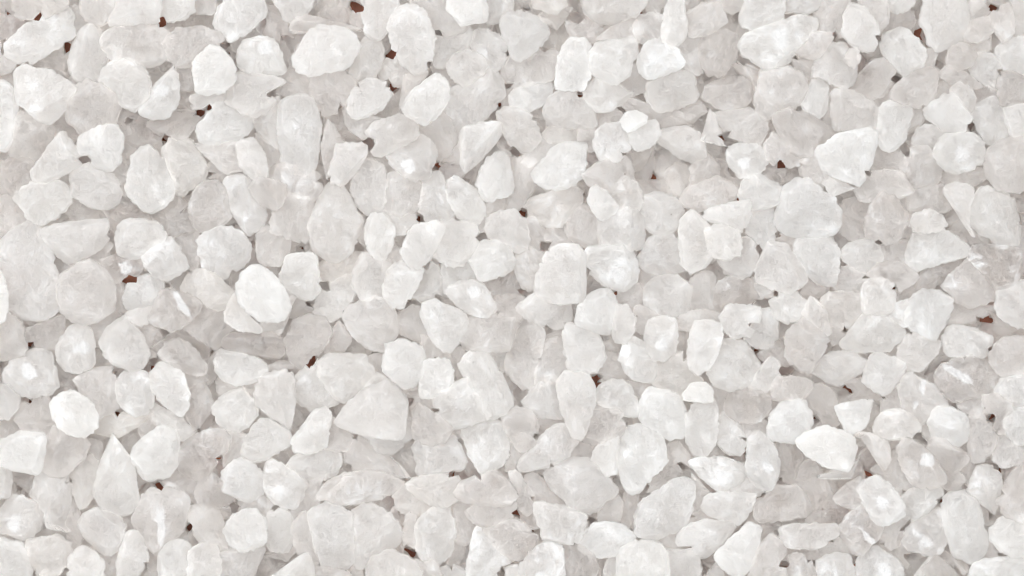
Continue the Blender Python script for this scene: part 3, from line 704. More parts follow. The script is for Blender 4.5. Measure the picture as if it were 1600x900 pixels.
2 hazy speckled|460 828 472 804 481 810 487 834 493 864 496 876 472 876 466 852
2 slim pinkish|496 774 511 759 529 747 541 738 544 747 526 762 511 780
1 dim|466 786 478 765 484 750 508 747 496 768 508 786 490 792 460 810
2 pinkish|622 774 640 762 661 774 679 783 664 798 646 801 628 795
1 small brownish|586 792 604 780 622 768 628 792 616 798 598 795
1 narrow dim|610 804 634 798 634 828 640 852 622 864 622 834
2 narrow hazy|637 810 652 804 649 828 652 852 646 864 634 846
2 dim purplish|706 789 730 783 742 792 739 822 730 846 712 840 712 810
2 smooth hazy|736 798 751 789 778 789 799 786 799 801 787 813 763 819 742 813
1 small dim|796 804 811 798 826 804 838 816 820 828 808 819
2 small dim|709 846 721 840 721 864 712 882 694 882 706 867
1 small dim|700 666 724 657 721 678 700 678
2 smooth dim|796 690 820 687 829 696 814 720 811 738 790 732 796 714
2 small grey|484 882 502 885 520 894 544 891 538 915 484 918
2 small cut-off|541 906 550 888 562 891 568 906 562 924 541 924
2 small cut-off|691 894 712 891 727 897 733 924 691 924
1 small dim|700 741 718 738 715 762 706 750
3 long slanted smooth|810 726 816 714 831 702 843 690 855 675 870 666 885 663 897 672 903 687 891 702 882 714 864 723 846 729 825 735 813 735
4 large hazy crystal with sparkly grit|852 741 864 726 882 714 900 717 921 714 930 723 942 738 957 753 966 765 963 780 948 780 939 789 930 801 918 804 900 798 885 783 870 768 858 759
5 large very bright egg-shaped|963 726 966 702 966 681 978 669 996 663 1017 666 1035 678 1041 696 1044 717 1032 732 1017 750 1002 768 990 771 978 765 969 750
3 bright frosted|927 717 936 696 951 684 966 684 963 708 963 738 948 741 933 726
4 very large smooth slanted|993 804 999 786 1014 774 1032 765 1047 753 1068 744 1083 750 1086 771 1080 792 1074 816 1065 828 1041 834 1026 843 1008 843 993 834
2 hazy upright|972 810 975 786 981 771 996 771 1008 771 999 792 990 810 993 834 978 822
4 wide crystal with frosted white spot|1077 720 1092 711 1110 717 1134 708 1155 714 1164 732 1164 747 1149 759 1128 768 1110 759 1095 744
4 slender upright oval crystal with white spot|1167 726 1170 702 1170 681 1185 672 1200 681 1212 702 1218 720 1215 744 1209 762 1194 768 1176 756 1170 744
3 smooth lens-shaped|1098 792 1107 777 1125 771 1149 774 1176 771 1176 786 1167 801 1155 816 1140 813 1119 807 1104 801
3 bowl-shaped pale|834 789 855 789 876 795 897 798 915 807 912 822 906 837 897 849 876 846 852 840 846 822
4 bright oval crystal with frosted ridge|903 849 912 831 927 819 948 816 969 819 987 831 996 843 984 855 966 867 948 870 924 870 909 861
3 smooth rounded|969 870 981 855 999 846 1020 849 1038 861 1041 882 1038 903 1032 924 969 924
3 smooth ridged|1059 846 1065 828 1086 819 1110 816 1134 819 1155 828 1146 837 1128 846 1113 864 1107 879 1089 873 1074 861
4 large smooth white slanted|1110 870 1122 855 1140 840 1158 828 1167 816 1185 822 1197 834 1203 846 1191 858 1179 870 1176 891 1164 900 1143 897 1125 888
3 frosted crystal with white spot|816 882 831 867 846 855 864 852 879 858 879 882 876 906 870 924 822 918 810 900
2 cream clear|876 858 894 855 915 864 927 876 924 900 924 924 876 924
2 hazy slanted|822 750 837 744 852 753 864 768 882 783 891 795 876 798 852 789 840 780 831 765
2 smooth dim|1176 870 1191 858 1203 840 1212 846 1221 864 1224 882 1230 924 1164 924 1176 894
2 smooth|1038 870 1062 867 1080 867 1089 882 1086 906 1080 924 1038 924
2 smooth dim|939 798 945 783 963 780 969 789 963 810 948 816 939 816
2 smooth hazy|1002 843 1026 846 1044 837 1065 831 1062 846 1068 858 1050 867 1038 858
1 small grey|927 873 948 873 951 894 942 918 924 915
2 small frosted|948 882 966 870 969 900 966 924 948 918
2 clear tilted|1008 762 1023 744 1038 726 1053 726 1059 738 1044 750 1026 765
2 gritty narrow|1062 732 1080 732 1098 750 1116 768 1101 780 1098 801 1083 801 1086 768 1074 744
1 small brownish|1044 702 1059 699 1071 714 1074 729 1056 729 1044 720
2 smooth|1131 768 1152 759 1167 747 1176 759 1194 768 1176 774 1149 771
1 dim|897 696 909 687 930 690 930 708 924 714 900 714
1 small brownish|1077 807 1098 804 1119 813 1095 819
1 small dim|828 846 843 834 870 843 894 852 870 855 846 855 828 864
1 small dim|915 810 930 804 939 801 939 819 924 825
1 small dim|792 882 804 870 816 882 804 900 786 906
2 small cut-off|795 894 816 891 834 900 840 924 792 924
1 small pinkish|1086 888 1104 882 1122 891 1116 924 1086 924
5 large bright white leaf-shaped|1240 690 1255 678 1276 669 1297 666 1315 672 1333 681 1339 693 1333 711 1327 738 1309 735 1288 729 1270 717 1252 705
3 large smooth pointed|1279 744 1300 738 1327 738 1336 714 1339 690 1357 690 1369 705 1372 717 1360 732 1345 747 1327 762 1309 777 1294 768 1285 756
2 smooth dim|1336 675 1354 666 1369 666 1378 681 1384 702 1384 720 1372 732 1372 711 1360 693 1342 690
3 clear crystal with grey face|1213 696 1231 690 1243 696 1252 714 1252 738 1243 750 1231 753 1219 741 1219 717
4 pitted crystal with dark speck|1177 792 1180 774 1198 768 1213 759 1234 759 1252 759 1261 774 1270 792 1264 807 1240 810 1216 813 1195 816 1180 816
4 long plank-like|1216 840 1219 822 1246 819 1276 819 1300 819 1315 822 1315 834 1303 843 1288 852 1270 858 1255 855 1237 858 1222 852
4 lumpy crystal with white bead|1339 762 1348 750 1372 744 1390 756 1402 771 1411 789 1411 807 1396 816 1378 822 1363 813 1354 795 1345 777
3 clear crystal with thick white streak|1315 822 1330 804 1348 789 1357 798 1363 813 1375 822 1372 834 1360 849 1342 864 1327 852 1318 837
4 bright white rounded|1408 777 1417 765 1435 759 1456 753 1471 756 1477 771 1468 786 1453 798 1444 816 1429 816 1414 798
4 very large smooth white|1471 792 1477 771 1495 765 1513 771 1528 783 1531 804 1537 825 1546 843 1540 864 1522 882 1504 876 1489 867 1480 846 1474 822
3 hazy crystal with frosted spots|1411 846 1417 828 1432 816 1447 810 1462 792 1477 804 1477 828 1474 852 1462 867 1444 864 1423 858
3 clear crystal with purplish patch|1402 702 1414 687 1429 690 1447 708 1459 717 1471 738 1477 756 1456 756 1432 759 1420 744 1411 723
3 smooth clear|1450 699 1459 687 1477 690 1492 702 1507 699 1510 717 1501 729 1492 738 1474 729 1459 714
3 dusky frost-tipped|1513 768 1522 744 1531 729 1546 732 1561 744 1564 762 1558 783 1552 801 1540 816 1531 798 1525 777
3 large grey cut-off|1558 780 1573 762 1564 741 1582 729 1606 723 1606 810 1582 810 1564 798
4 smooth white|1546 828 1558 813 1576 807 1606 807 1606 870 1579 870 1561 858 1549 843
4 wide white frosted cut-off|1501 900 1519 882 1540 873 1564 870 1594 870 1606 876 1606 924 1495 924
3 rough|1555 696 1561 678 1573 675 1588 693 1606 696 1606 717 1588 723 1567 729 1555 720
4 rounded crystal with white blotch|1339 882 1348 861 1366 852 1384 864 1402 876 1411 891 1408 915 1396 924 1345 924
4 squarish frosted white|1273 876 1288 870 1306 864 1327 867 1336 891 1339 924 1276 924
3 smooth slim|1411 894 1423 876 1432 861 1450 867 1459 873 1444 891 1432 906 1420 924 1411 924
3 clear|1432 909 1444 891 1462 873 1480 885 1492 897 1489 924 1432 924
2 clear rounded|1228 888 1240 873 1255 876 1267 888 1276 906 1276 924 1234 924
2 dim cone-shaped|1372 828 1390 816 1414 810 1423 816 1408 834 1402 849 1390 852 1381 843
1 brownish|1378 852 1396 849 1411 855 1417 873 1411 882 1396 867
2 purplish see-through|1246 750 1255 729 1270 723 1279 738 1288 759 1297 774 1288 789 1270 789 1255 771
1 purplish grey|1282 810 1291 789 1300 780 1318 789 1333 792 1318 810 1300 819
2 smooth dim|1306 777 1327 762 1342 750 1345 771 1351 786 1336 792 1318 786
2 hazy purplish|1366 738 1384 723 1402 708 1414 726 1423 750 1420 762 1405 768 1393 756 1375 744
2 clear textured|1456 720 1477 732 1498 741 1504 753 1492 762 1474 756
1 brownish|1498 738 1510 720 1522 726 1519 744 1510 756 1501 750
1 small dim|1225 870 1234 861 1255 858 1270 861 1270 876 1252 876 1234 879
2 smooth|1276 867 1291 852 1309 843 1321 846 1330 864 1306 864
2 grey|1462 870 1474 855 1486 870 1510 879 1516 882 1498 894 1480 882
1 small dim|1384 684 1408 681 1420 684 1408 696 1390 702
1 small dim|1546 846 1558 858 1561 870 1540 873
1 small dim|1264 792 1276 792 1288 810 1282 819 1267 816
1 small dim|1537 822 1552 804 1564 810 1552 828"""
# openings in the heap: x, y, radius, 1 where the table shows / 0 where only the lowest crystals do
GAPS = np.array([(10,21,5.4,1), (60,26,5.4,1), (105,75,5.9,1), (255,36,7.0,1), (312,177,5.9,1), (326,168,4.0,1), (264,98,1.6,0), (559,12,7.0,1), (610,86,7.6,1), (670,99,4.7,0), (560,134,1.8,0), (501,174,1.6,0), (781,164,3.9,0), (835,186,2.3,0), (685,260,4.9,0), (942,42,2.5,0), (1149,30,5.9,0), (975,242,3.1,0), (1108,171,5.1,0), (1243,90,3.1,0), (1345,84,2.0,0), (1516,198,4.7,0), (1252,258,2.3,0), (1442,165,2.1,0), (330,273,2.9,0), (296,303,2.1,0), (366,351,2.9,0), (204,435,8.1,1), (2,402,2.3,0), (363,426,3.9,0), (264,447,3.9,0), (655,342,3.9,0), (571,342,1.8,0), (558,315,1.4,0), (472,384,3.1,0), (814,456,4.7,0), (682,462,3.1,0), (481,474,3.9,0), (496,282,1.4,0), (1212,324,2.0,0), (1116,417,3.9,0), (1143,270,4.7,0), (1472,267,2.0,0), (1288,294,2.5,0), (1480,358,2.7,0), (1594,348,2.3,0), (1351,432,2.0,0), (1597,435,2.3,0), (1552,474,2.7,0), (181,644,4.6,1), (66,620,2.0,0), (312,676,3.1,0), (336,597,2.7,0), (330,552,3.9,0), (423,566,3.9,0), (51,537,2.9,0), (105,591,3.9,0), (234,639,1.6,0), (411,651,1.6,0), (357,522,2.0,0), (45,628,3.9,0), (487,564,5.4,1), (481,570,4.0,1), (451,579,2.0,0), (460,669,2.0,0), (556,684,2.9,0), (720,540,2.1,0), (622,483,2.7,0), (550,474,1.4,0), (778,489,2.0,0), (858,513,3.9,0), (882,504,1.6,0), (948,528,3.9,0), (1068,561,2.3,0), (1077,636,2.5,0), (837,678,3.1,0), (843,561,1.6,0), (1420,518,3.5,0), (1294,538,2.1,0), (1528,498,3.5,0), (1550,501,3.8,1), (1546,546,5.1,0), (1435,681,4.3,0), (1477,560,2.3,0), (1506,558,2.3,0), (1555,676,2.0,0), (1492,633,2.0,0), (1342,588,2.0,0), (1447,582,3.9,0), (1250,454,2.0,0), (1381,622,2.0,0), (1330,612,2.3,0), (1171,507,1.8,0), (250,759,6.2,1), (342,717,4.9,1), (296,824,4.3,1), (136,711,2.0,0), (24,762,3.1,0), (15,840,2.9,0), (36,849,1.8,0), (54,894,1.8,0), (102,891,3.9,0), (228,882,2.7,0), (196,830,2.0,0), (282,693,2.3,0), (428,792,2.7,0), (420,867,2.3,0), (402,728,2.0,0), (631,702,3.9,0), (625,801,2.7,0), (706,888,2.9,0), (570,891,1.8,0), (832,777,2.3,0), (832,831,2.5,0), (814,885,1.8,0), (505,753,1.6,0), (505,784,1.6,0), (751,748,1.8,0), (793,747,2.0,0), (442,714,3.9,0), (1077,856,2.9,0), (1110,888,2.0,0), (897,850,2.0,0), (987,828,1.6,0), (1083,807,2.5,0), (924,813,3.9,0), (1131,706,2.0,0), (1160,684,1.8,0), (1215,834,2.0,0), (999,843,1.6,0), (1101,894,3.9,0), (1429,682,3.1,0), (1441,687,3.9,0), (1507,759,3.1,0), (1524,726,1.8,0), (1554,732,2.5,0), (1558,792,2.9,0), (1300,846,2.0,0), (1381,849,2.7,0), (1492,885,2.5,0), (1561,866,2.0,0), (1219,748,2.5,0), (1264,876,2.9,0), (1567,771,2.5,0), (3,81,4.3,0), (42,99,2.8,0), (258,216,7.1,0), (135,249,8.5,0), (201,189,4.3,0), (351,69,5.7,0), (412,42,7.1,0), (576,222,6.8,0), (607,132,5.1,0), (685,50,5.7,0), (793,135,5.7,0), (424,147,4.3,0), (805,238,5.7,0), (532,165,5.7,0), (448,63,7.1,0), (822,12,5.7,0), (906,24,7.1,0), (849,78,4.3,0), (792,84,3.7,0), (1164,96,5.7,0), (1104,123,6.8,0), (924,249,6.8,0), (1134,210,8.5,0), (972,171,5.1,0), (999,147,4.0,0), (906,146,4.6,0), (1372,60,4.3,0), (1396,123,5.1,0), (1465,102,4.3,0), (1537,252,5.1,0), (1246,171,6.8,0), (1414,234,6.8,0), (1552,12,6.8,0), (1561,114,3.1,0), (1303,52,3.4,0), (285,330,2.8,0), (171,366,4.0,0), (90,411,4.3,0), (396,381,4.6,0), (562,387,6.8,0), (751,369,5.7,0), (817,333,5.7,0), (508,447,6.8,0), (643,471,5.7,0), (664,417,3.4,0), (514,282,5.7,0), (852,384,5.7,0), (1215,366,4.8,0), (1184,390,5.1,0), (1098,333,2.8,0), (912,303,5.1,0), (1194,471,6.3,0), (960,458,3.4,0), (1221,258,5.7,0), (1357,270,4.3,0), (1372,378,5.1,0), (1306,372,3.7,0), (1396,450,4.0,0), (1468,450,4.3,0), (1210,459,4.3,0), (237,564,5.7,0), (180,582,5.7,0), (679,640,4.3,0), (640,627,4.8,0), (520,639,5.7,0), (978,657,5.7,0), (1182,549,6.3,0), (810,612,5.1,0), (1098,588,5.1,0), (1224,579,5.7,0), (936,591,5.7,0), (1231,579,7.1,0), (1315,615,6.8,0), (1320,516,4.3,0), (1273,657,5.7,0), (1549,654,5.7,0), (111,750,4.3,0), (366,794,5.7,0), (547,732,5.1,0), (640,862,7.1,0), (784,894,5.1,0), (706,741,4.6,0), (610,783,5.7,0), (808,804,5.7,0), (862,726,2.8,0), (1062,726,5.1,0), (1191,774,4.6,0), (966,753,3.4,0), (1011,759,3.4,0), (1227,882,5.7,0), (1549,810,4.6,0), (1282,795,3.4,0), (1417,870,4.0,0), (1468,783,3.7,0), (1411,770,2.8,0), (1411,828,3.4,0), (1336,882,3.4,0)], float)

NU, NV = 64, 24
TH = np.arange(NU) * 2 * math.pi / NU

def ray_radius(P, c, th):
    """distance from c to the outline P along every direction of th"""
    R = np.zeros(len(th))
    d = np.stack([np.cos(th), np.sin(th)], 1)
    A = P - c
    B = np.roll(A, -1, 0)
    E = B - A
    for a, e in zip(A, E):
        den = d[:, 0] * e[1] - d[:, 1] * e[0]
        den = np.where(np.abs(den) < 1e-9, 1e-9, den)
        t = (a[0] * e[1] - a[1] * e[0]) / den
        s = (a[0] * d[:, 1] - a[1] * d[:, 0]) / den
        ok = (s >= -1e-6) & (s <= 1 + 1e-6) & (t > 0)
        R = np.where(ok, np.maximum(R, t), R)
    bad = R < 1
    if bad.any():
        R[bad] = max(R[~bad].min() if (~bad).any() else 8, 4)
    return R

def corners(P, tol):
    """drop the points that hardly bend the outline: broken salt has straight edges"""
    P = list(map(np.array, P))
    while len(P) > 5:
        n = len(P)
        h = []
        for i in range(n):
            a, b, c = P[i - 1], P[i], P[(i + 1) % n]
            u = c - a
            h.append(abs(u[0] * (b - a)[1] - u[1] * (b - a)[0]) / max(np.hypot(*u), 1e-6))
        i = int(np.argmin(h))
        if h[i] > tol: break
        P.pop(i)
    return np.array(P)

def smooth(R, n=1):
    for _ in range(n):
        R = 0.25 * np.roll(R, 1) + 0.5 * R + 0.25 * np.roll(R, -1)
    return R

def opening(g):
    """the ragged three- to five-cornered outline of one opening"""
    r_ = np.random.default_rng(int(g[0] * 7 + g[1] * 13))
    n = int(r_.integers(3, 6))
    an = np.sort((np.arange(n) + r_.uniform(-0.25, 0.25, n)) * 2 * math.pi / n) + r_.uniform(0, 6.28)
    rr = g[2] * r_.uniform(0.85, 1.75, n)
    P = np.stack([np.cos(an) * rr, np.sin(an) * rr], 1)
    ro, st = r_.uniform(0, 3.14), r_.uniform(1.0, 1.35)
    u = np.array([math.cos(ro), math.sin(ro)]); w = np.array([-u[1], u[0]])
    return np.outer(P @ u * st, u) + np.outer(P @ w / st, w)

OPEN = [opening(g) for g in GAPS]

def keep_clear(c, R, rng, deep=True, grow=1.0):
    """shorten the outline where it would close an opening"""
    d = np.stack([np.cos(TH), np.sin(TH)], 1)
    for (gx, gy, gr, table_), poly in zip(GAPS, OPEN):
        if not table_ and not deep: continue
        D = math.hypot(gx - c[0], gy - c[1])
        if D > R.max() + 3 * gr: continue
        if D < gr + 5: return None
        A = poly * grow * rng.uniform(0.9, 1.12) + [gx - c[0], gy - c[1]] + rng.uniform(-0.15, 0.15, 2) * gr
        E = np.roll(A, -1, 0) - A
        for a_, e in zip(A, E):
            den = d[:, 0] * e[1] - d[:, 1] * e[0]
            den = np.where(np.abs(den) < 1e-9, 1e-9, den)
            t = (a_[0] * e[1] - a_[1] * e[0]) / den
            q = (a_[0] * d[:, 1] - a_[1] * d[:, 0]) / den
            hit = (q >= 0) & (q <= 1) & (t > 0)
            R = np.where(hit, np.minimum(R, np.maximum(t, 5)), R)
    return R

def waves(rng, P, wl, n=9):
    """cheap smooth noise in space: a sum of randomly turned waves"""
    k = rng.normal(size=(n, 3))
    k /= np.linalg.norm(k, axis=1)[:, None]
    k *= (2 * math.pi / wl) * rng.uniform(0.6, 1.5, n)[:, None]
    ph = rng.uniform(0, 6.28, n)
    return np.sin(P @ k.T + ph).sum(1) / math.sqrt(n)

class Crystal: pass

def make(level, look, c, R, rng, poly=None, lod=1.0):
    k = Crystal()
    k.poly = poly
    k.level, k.look, k.c, k.R = level, look, c, R
    area_ = 0.5 * (R ** 2).sum() * (2 * math.pi / NU)
    k.area = area_
    w = min(np.min(R + np.roll(R, NU // 2)), 1.35 * math.sqrt(area_))
    k.t = float(np.clip(w * rng.uniform(0.50, 0.66), 18, 36 if level == 0 else 50))
    k.seed = int(rng.integers(1 << 30))
    k.lod = lod
    return k

rng = np.random.default_rng(11)
crystals = []
for line in DATA.strip().split('\n'):
    a, p = line.split('|')
    lv, look = a.split(' ', 1)
    v = np.array(list(map(float, p.split()))).reshape(-1, 2)
    lv = int(lv)
    for ax, hi in ((0, 1600), (1, 900)):             # pieces cut by the frame go on beyond it
        v[:, ax] = np.where(v[:, ax] <= 0, v[:, ax] - 26, v[:, ax])
        v[:, ax] = np.where(v[:, ax] >= hi, v[:, ax] + 26, v[:, ax])
    x_, y_ = v.T
    ar = 0.5 * abs((x_ * np.roll(y_, -1) - y_ * np.roll(x_, -1)).sum())
    v = corners(v, 0.030 * math.sqrt(ar))
    c = v.mean(0)
    c = 0.5 * c + 0.25 * (v.max(0) + v.min(0))
    R = ray_radius(v, c, TH)
    # the outline is what shows; sunken pieces go on under their neighbours
    R = R * {1: 1.22, 2: 1.12, 3: 1.05, 4: 1.01, 5: 1.0}[lv] + {1: 7, 2: 6, 3: 4.5, 4: 2.5, 5: 2}[lv]
    R = keep_clear(c, smooth(R, 1), rng)
    if R is None: continue
    crystals.append(make(lv, look, c, R, rng, v - c))
order = sorted(range(len(crystals)), key=lambda i: (crystals[i].level, crystals[i].area * rng.uniform(0.8, 1.25)))
crystals = [crystals[i] for i in order]

def random_outline(r, rng):
    n = rng.integers(6, 9)
    an = np.sort((np.arange(n) + rng.uniform(-0.3, 0.3, n)) * 2 * math.pi / n)
    st = rng.uniform(0.72, 1.35); ro = rng.uniform(0, math.pi)
    x, y = np.cos(an) * r * st, np.sin(an) * r / st
    rr = rng.uniform(0.85, 1.12, n)
    x, y = x * rr, y * rr
    return np.stack([x * math.cos(ro) - y * math.sin(ro), x * math.sin(ro) + y * math.cos(ro)], 1)

# crystals below the ones that show, and the heap going on outside the frame
under = []
M = 150
for layer in range(3):
    step = 56
    ny = 0
    y = -M
    while y < 900 + M:
        x = -M + (step / 2 if ny % 2 else 0) + layer * 21
        while x < 1600 + M:
            px, py = x + rng.uniform(-14, 14), y + rng.uniform(-14, 14) + layer * 23
            x += step
            outside = px < -45 or px > 1645 or py < -45 or py > 945
            if layer == 2 and not outside and rng.random() < 0.4: continue
            r = rng.uniform(31, 42)
            D = np.hypot(GAPS[:, 0] - px, GAPS[:, 1] - py) - GAPS[:, 2]
            if layer == 0: D = np.where(GAPS[:, 3] > 0, D, 999)
            g = D.argmin()
            if D[g] < 20:                            # shift aside rather than close an opening
                v = np.array([px, py]) - GAPS[g, :2]
                v = v / max(np.linalg.norm(v), 0.1) * (GAPS[g, 2] + 20)
                px, py = GAPS[g, :2] + v
            o = random_outline(r, rng)
            c = np.array([px, py])
            R = smooth(ray_radius(o + c, c, TH), 2)
            R = keep_clear(c, R, rng, layer > 0, 1.25)
            if R is None or R.min() < 8: continue
            k = make(0, 'under', c, smooth(R, 1), rng, o, 0.6)
            under.append(k)
        y += step * 0.87
        ny += 1
for n in range(260):                                  # top of the heap outside the frame
    s = rng.integers(4)
    px = rng.uniform(-M, 1600 + M); py = rng.uniform(-M, 900 + M)
    if s == 0: px = rng.uniform(-M, -60)
    if s == 1: px = rng.uniform(1660, 1600 + M)
    if s == 2: py = rng.uniform(-M, -60)
    if s == 3: py = rng.uniform(960, 900 + M)
    c = np.array([px, py])
    o = random_outline(rng.uniform(30, 48), rng)
    under.append(make(2, 'under', c, smooth(ray_radius(o + c, c, TH), 1), rng, o, 0.6))
n0 = [k for k in under if k.level == 0]
rest = [k for k in under if k.level == 2]

# ---------------------------------------------------------------- settle them on each other
G = 4.0
GX0, GY0 = -M - 80, -M - 80
GW, GH = int((1600 + 2 * M + 160) / G), int((900 + 2 * M + 160) / G)
HF = np.zeros((GH, GW))
TOP = np.full((GH, GW), -1, int)
heap = n0 + crystals[:0]
seq = n0 + rest[: len(rest) // 2] + crystals + rest[len(rest) // 2:]
for idx, k in enumerate(seq):
    rm = k.R.max()
    j0 = max(int((k.c[0] - rm - GX0) / G), 0); j1 = min(int((k.c[0] + rm - GX0) / G) + 2, GW)
    i0 = max(int((k.c[1] - rm - GY0) / G), 0); i1 = min(int((k.c[1] + rm - GY0) / G) + 2, GH)
    yy, xx = np.mgrid[i0:i1, j0:j1]
    dx = xx * G + GX0 + G / 2 - k.c[0]; dy = yy * G + GY0 + G / 2 - k.c[1]
    th = np.arctan2(dy, dx) % (2 * math.pi)
    R = k.R[(th / (2 * math.pi) * NU).astype(int) % NU]
    q = np.hypot(dx, dy) / R
    ins = q < 1
    if not ins.any():
        k.z = k.t / 2; continue
    prof = k.t / 2 * np.sqrt(np.maximum(1 - q ** 2, 0)) ** 0.7
    need = (HF[i0:i1, j0:j1] + prof)[ins]
    core = need[(q < 0.85)[ins]] if (q < 0.85).any() else need
    k.z = max(float(np.percentile(core, 84)), k.t / 2 * 0.97)
    k.z = min(k.z, (24, 50, 66, 80, 93, 102)[k.level] + (min(k.area / 9000, 1.2) - 0.5) * 8)
    top = np.where(ins, k.z + prof, -1)
    hf = HF[i0:i1, j0:j1]; tp = TOP[i0:i1, j0:j1]
    up = top > hf
    tp[up] = idx
    hf[up] = top[up]
vis = np.zeros(len(seq))
fx0, fy0 = int(-GX0 / G), int(-GY0 / G)
u, n = np.unique(TOP[fy0:fy0 + int(900 / G), fx0:fx0 + int(1600 / G)], return_counts=True)
for a, b in zip(u, n):
    if a >= 0: vis[a] = b * G * G

# ---------------------------------------------------------------- shape of one crystal
def body(k):
    rng = np.random.default_rng(k.seed)
    nu, nv = (NU, NV) if k.lod == 1 else (32, 8)
    R = k.R if nu == NU else k.R[::2]
    th = np.arange(nu) * 2 * math.pi / nu
    ph = np.linspace(-math.pi / 2, math.pi / 2, nv + 1)[1:-1]
    e1 = rng.uniform(0.28, 0.46)
    cs, sn = np.cos(ph) ** e1, np.sign(np.sin(ph)) * np.abs(np.sin(ph)) ** e1
    chip = np.zeros(nu)
    for f in (7, 11, 16, 23):
        chip += rng.uniform(0.2, 1.0) * np.sin(f * th + rng.uniform(0, 6.28)) / f * 2
    chip += smooth(rng.normal(size=nu) * 1.7) + rng.normal(size=nu) * 0.85
    Rr = R + chip * np.clip(R / 40, 0.3, 1)
    # unit shape
    ux = cs[:, None] * np.cos(th)[None]; uy = cs[:, None] * np.sin(th)[None]
    uz = np.repeat(sn[:, None], nu, 1)
    P = np.stack([ux, uy, uz], -1).reshape(-1, 3)
    P = np.concatenate([P, [[0, 0, -1], [0, 0, 1]]])
    ang = np.arctan2(P[:, 1], P[:, 0]) % (2 * math.pi)
    f = ang / (2 * math.pi) * nu
    a = np.floor(f).astype(int) % nu; w = f - np.floor(f)
    rad = Rr[a] * (1 - w) + Rr[(a + 1) % nu] * w
    V = np.stack([P[:, 0] * rad, P[:, 1] * rad, P[:, 2] * k.t / 2], 1)
    # broken and cleaved faces: a bevel along most edges of the outline, a few across the top
    h = k.t / 2
    cuts = []
    E = np.roll(k.poly, -1, 0) - k.poly
    for q, e in zip(k.poly, E):
        nx, ny = e[1], -e[0]
        l = math.hypot(nx, ny)
        if l < 8: continue
        nx, ny = nx / l, ny / l
        a_ = q[0] * nx + q[1] * ny
        if a_ < 0: nx, ny, a_ = -nx, -ny, -a_
        a_ *= {1: 1.22, 2: 1.12, 3: 1.05}.get(k.level, 1.0)
        a_ += {0: 2, 1: 6, 2: 5, 3: 3.5, 4: 1.5, 5: 1}[k.level]
        for side in (1, -1):
            if rng.random() < 0.35: continue
            t = rng.uniform(0.45, 1.15)
            z0 = h * rng.uniform(-0.05, 0.45)
            cuts.append((np.array([math.sin(t) * nx, math.sin(t) * ny, side * math.cos(t)]), math.sin(t) * (a_ + 1) + math.cos(t) * z0))
    for side in (1, 1, -1):
        t, az = rng.uniform(0.03, 0.38), rng.uniform(0, 6.28)
        cuts.append((np.array([math.sin(t) * math.cos(az), math.sin(t) * math.sin(az), side * math.cos(t)]), h * rng.uniform(0.66, 0.92)))
    for nrm, d in cuts:
        s_ = V @ nrm - d
        w_ = 1.8
        V = V - np.where(s_ > w_, s_, np.where(s_ < -w_, 0, (s_ + w_) ** 2 / (4 * w_)))[:, None] * nrm
    # lumps and growth steps
    nr = P / np.maximum(np.linalg.norm(P, axis=1), 1e-6)[:, None]
    d1 = waves(rng, V, 46) * 0.6
    d2 = waves(rng, V, 15) * 0.45
    d3 = np.abs(waves(rng, V, 24)) * -0.6
    flat = np.where(np.abs(P[:, 2]) < 0.25, 0.5, 1.0)
    V = V + nr * ((d1 + d2 + d3) * flat)[:, None]
    F = []
    for i in range(nv - 2):
        r0 = i * nu + np.arange(nu); r1 = i * nu + (np.arange(nu) + 1) % nu
        F.append(np.stack([r0, r1, r1 + nu, r0 + nu], 1))
    F = np.concatenate(F)
    b, t = len(V) - 2, len(V) - 1
    j = np.arange(nu); jn = (j + 1) % nu
    T = np.concatenate([np.stack([np.full(nu, b), jn, j], 1),
                        np.stack([np.full(nu, t), (nv - 2) * nu + j, (nv - 2) * nu + jn], 1)])
    # image rows run downwards: mirror y, so turn the faces round
    V[:, 1] *= -1
    return V * MM, F[:, ::-1], T[:, ::-1]

def place(k):
    s = (CAM_H - k.z * MM) / (CAM_H - Z_REF)
    return np.array([(k.c[0] - CX) * MM * s, -(k.c[1] - CY) * MM * s, k.z * MM]), s

def mesh_from(name, V, F, T, colr, grain):
    me = bpy.data.meshes.new(name)
    nf, nt = len(F), len(T)
    me.vertices.add(len(V))
    me.vertices.foreach_set('co', V.astype(np.float32).ravel())
    me.loops.add(nf * 4 + nt * 3)
    me.loops.foreach_set('vertex_index', np.concatenate([F.ravel(), T.ravel()]).astype(np.int32))
    me.polygons.add(nf + nt)
    st = np.concatenate([np.arange(nf) * 4, nf * 4 + np.arange(nt) * 3]).astype(np.int32)
    me.polygons.foreach_set('loop_start', st)
    me.polygons.foreach_set('use_smooth', np.ones(nf + nt, bool))
    me.update(calc_edges=True)
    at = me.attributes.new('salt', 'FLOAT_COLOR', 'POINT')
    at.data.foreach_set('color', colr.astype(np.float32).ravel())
    gs = me.attributes.new('grain_space', 'FLOAT_VECTOR', 'POINT')
    gs.data.foreach_set('vector', grain.astype(np.float32).ravel())
    me.materials.append(SALT)
    return me

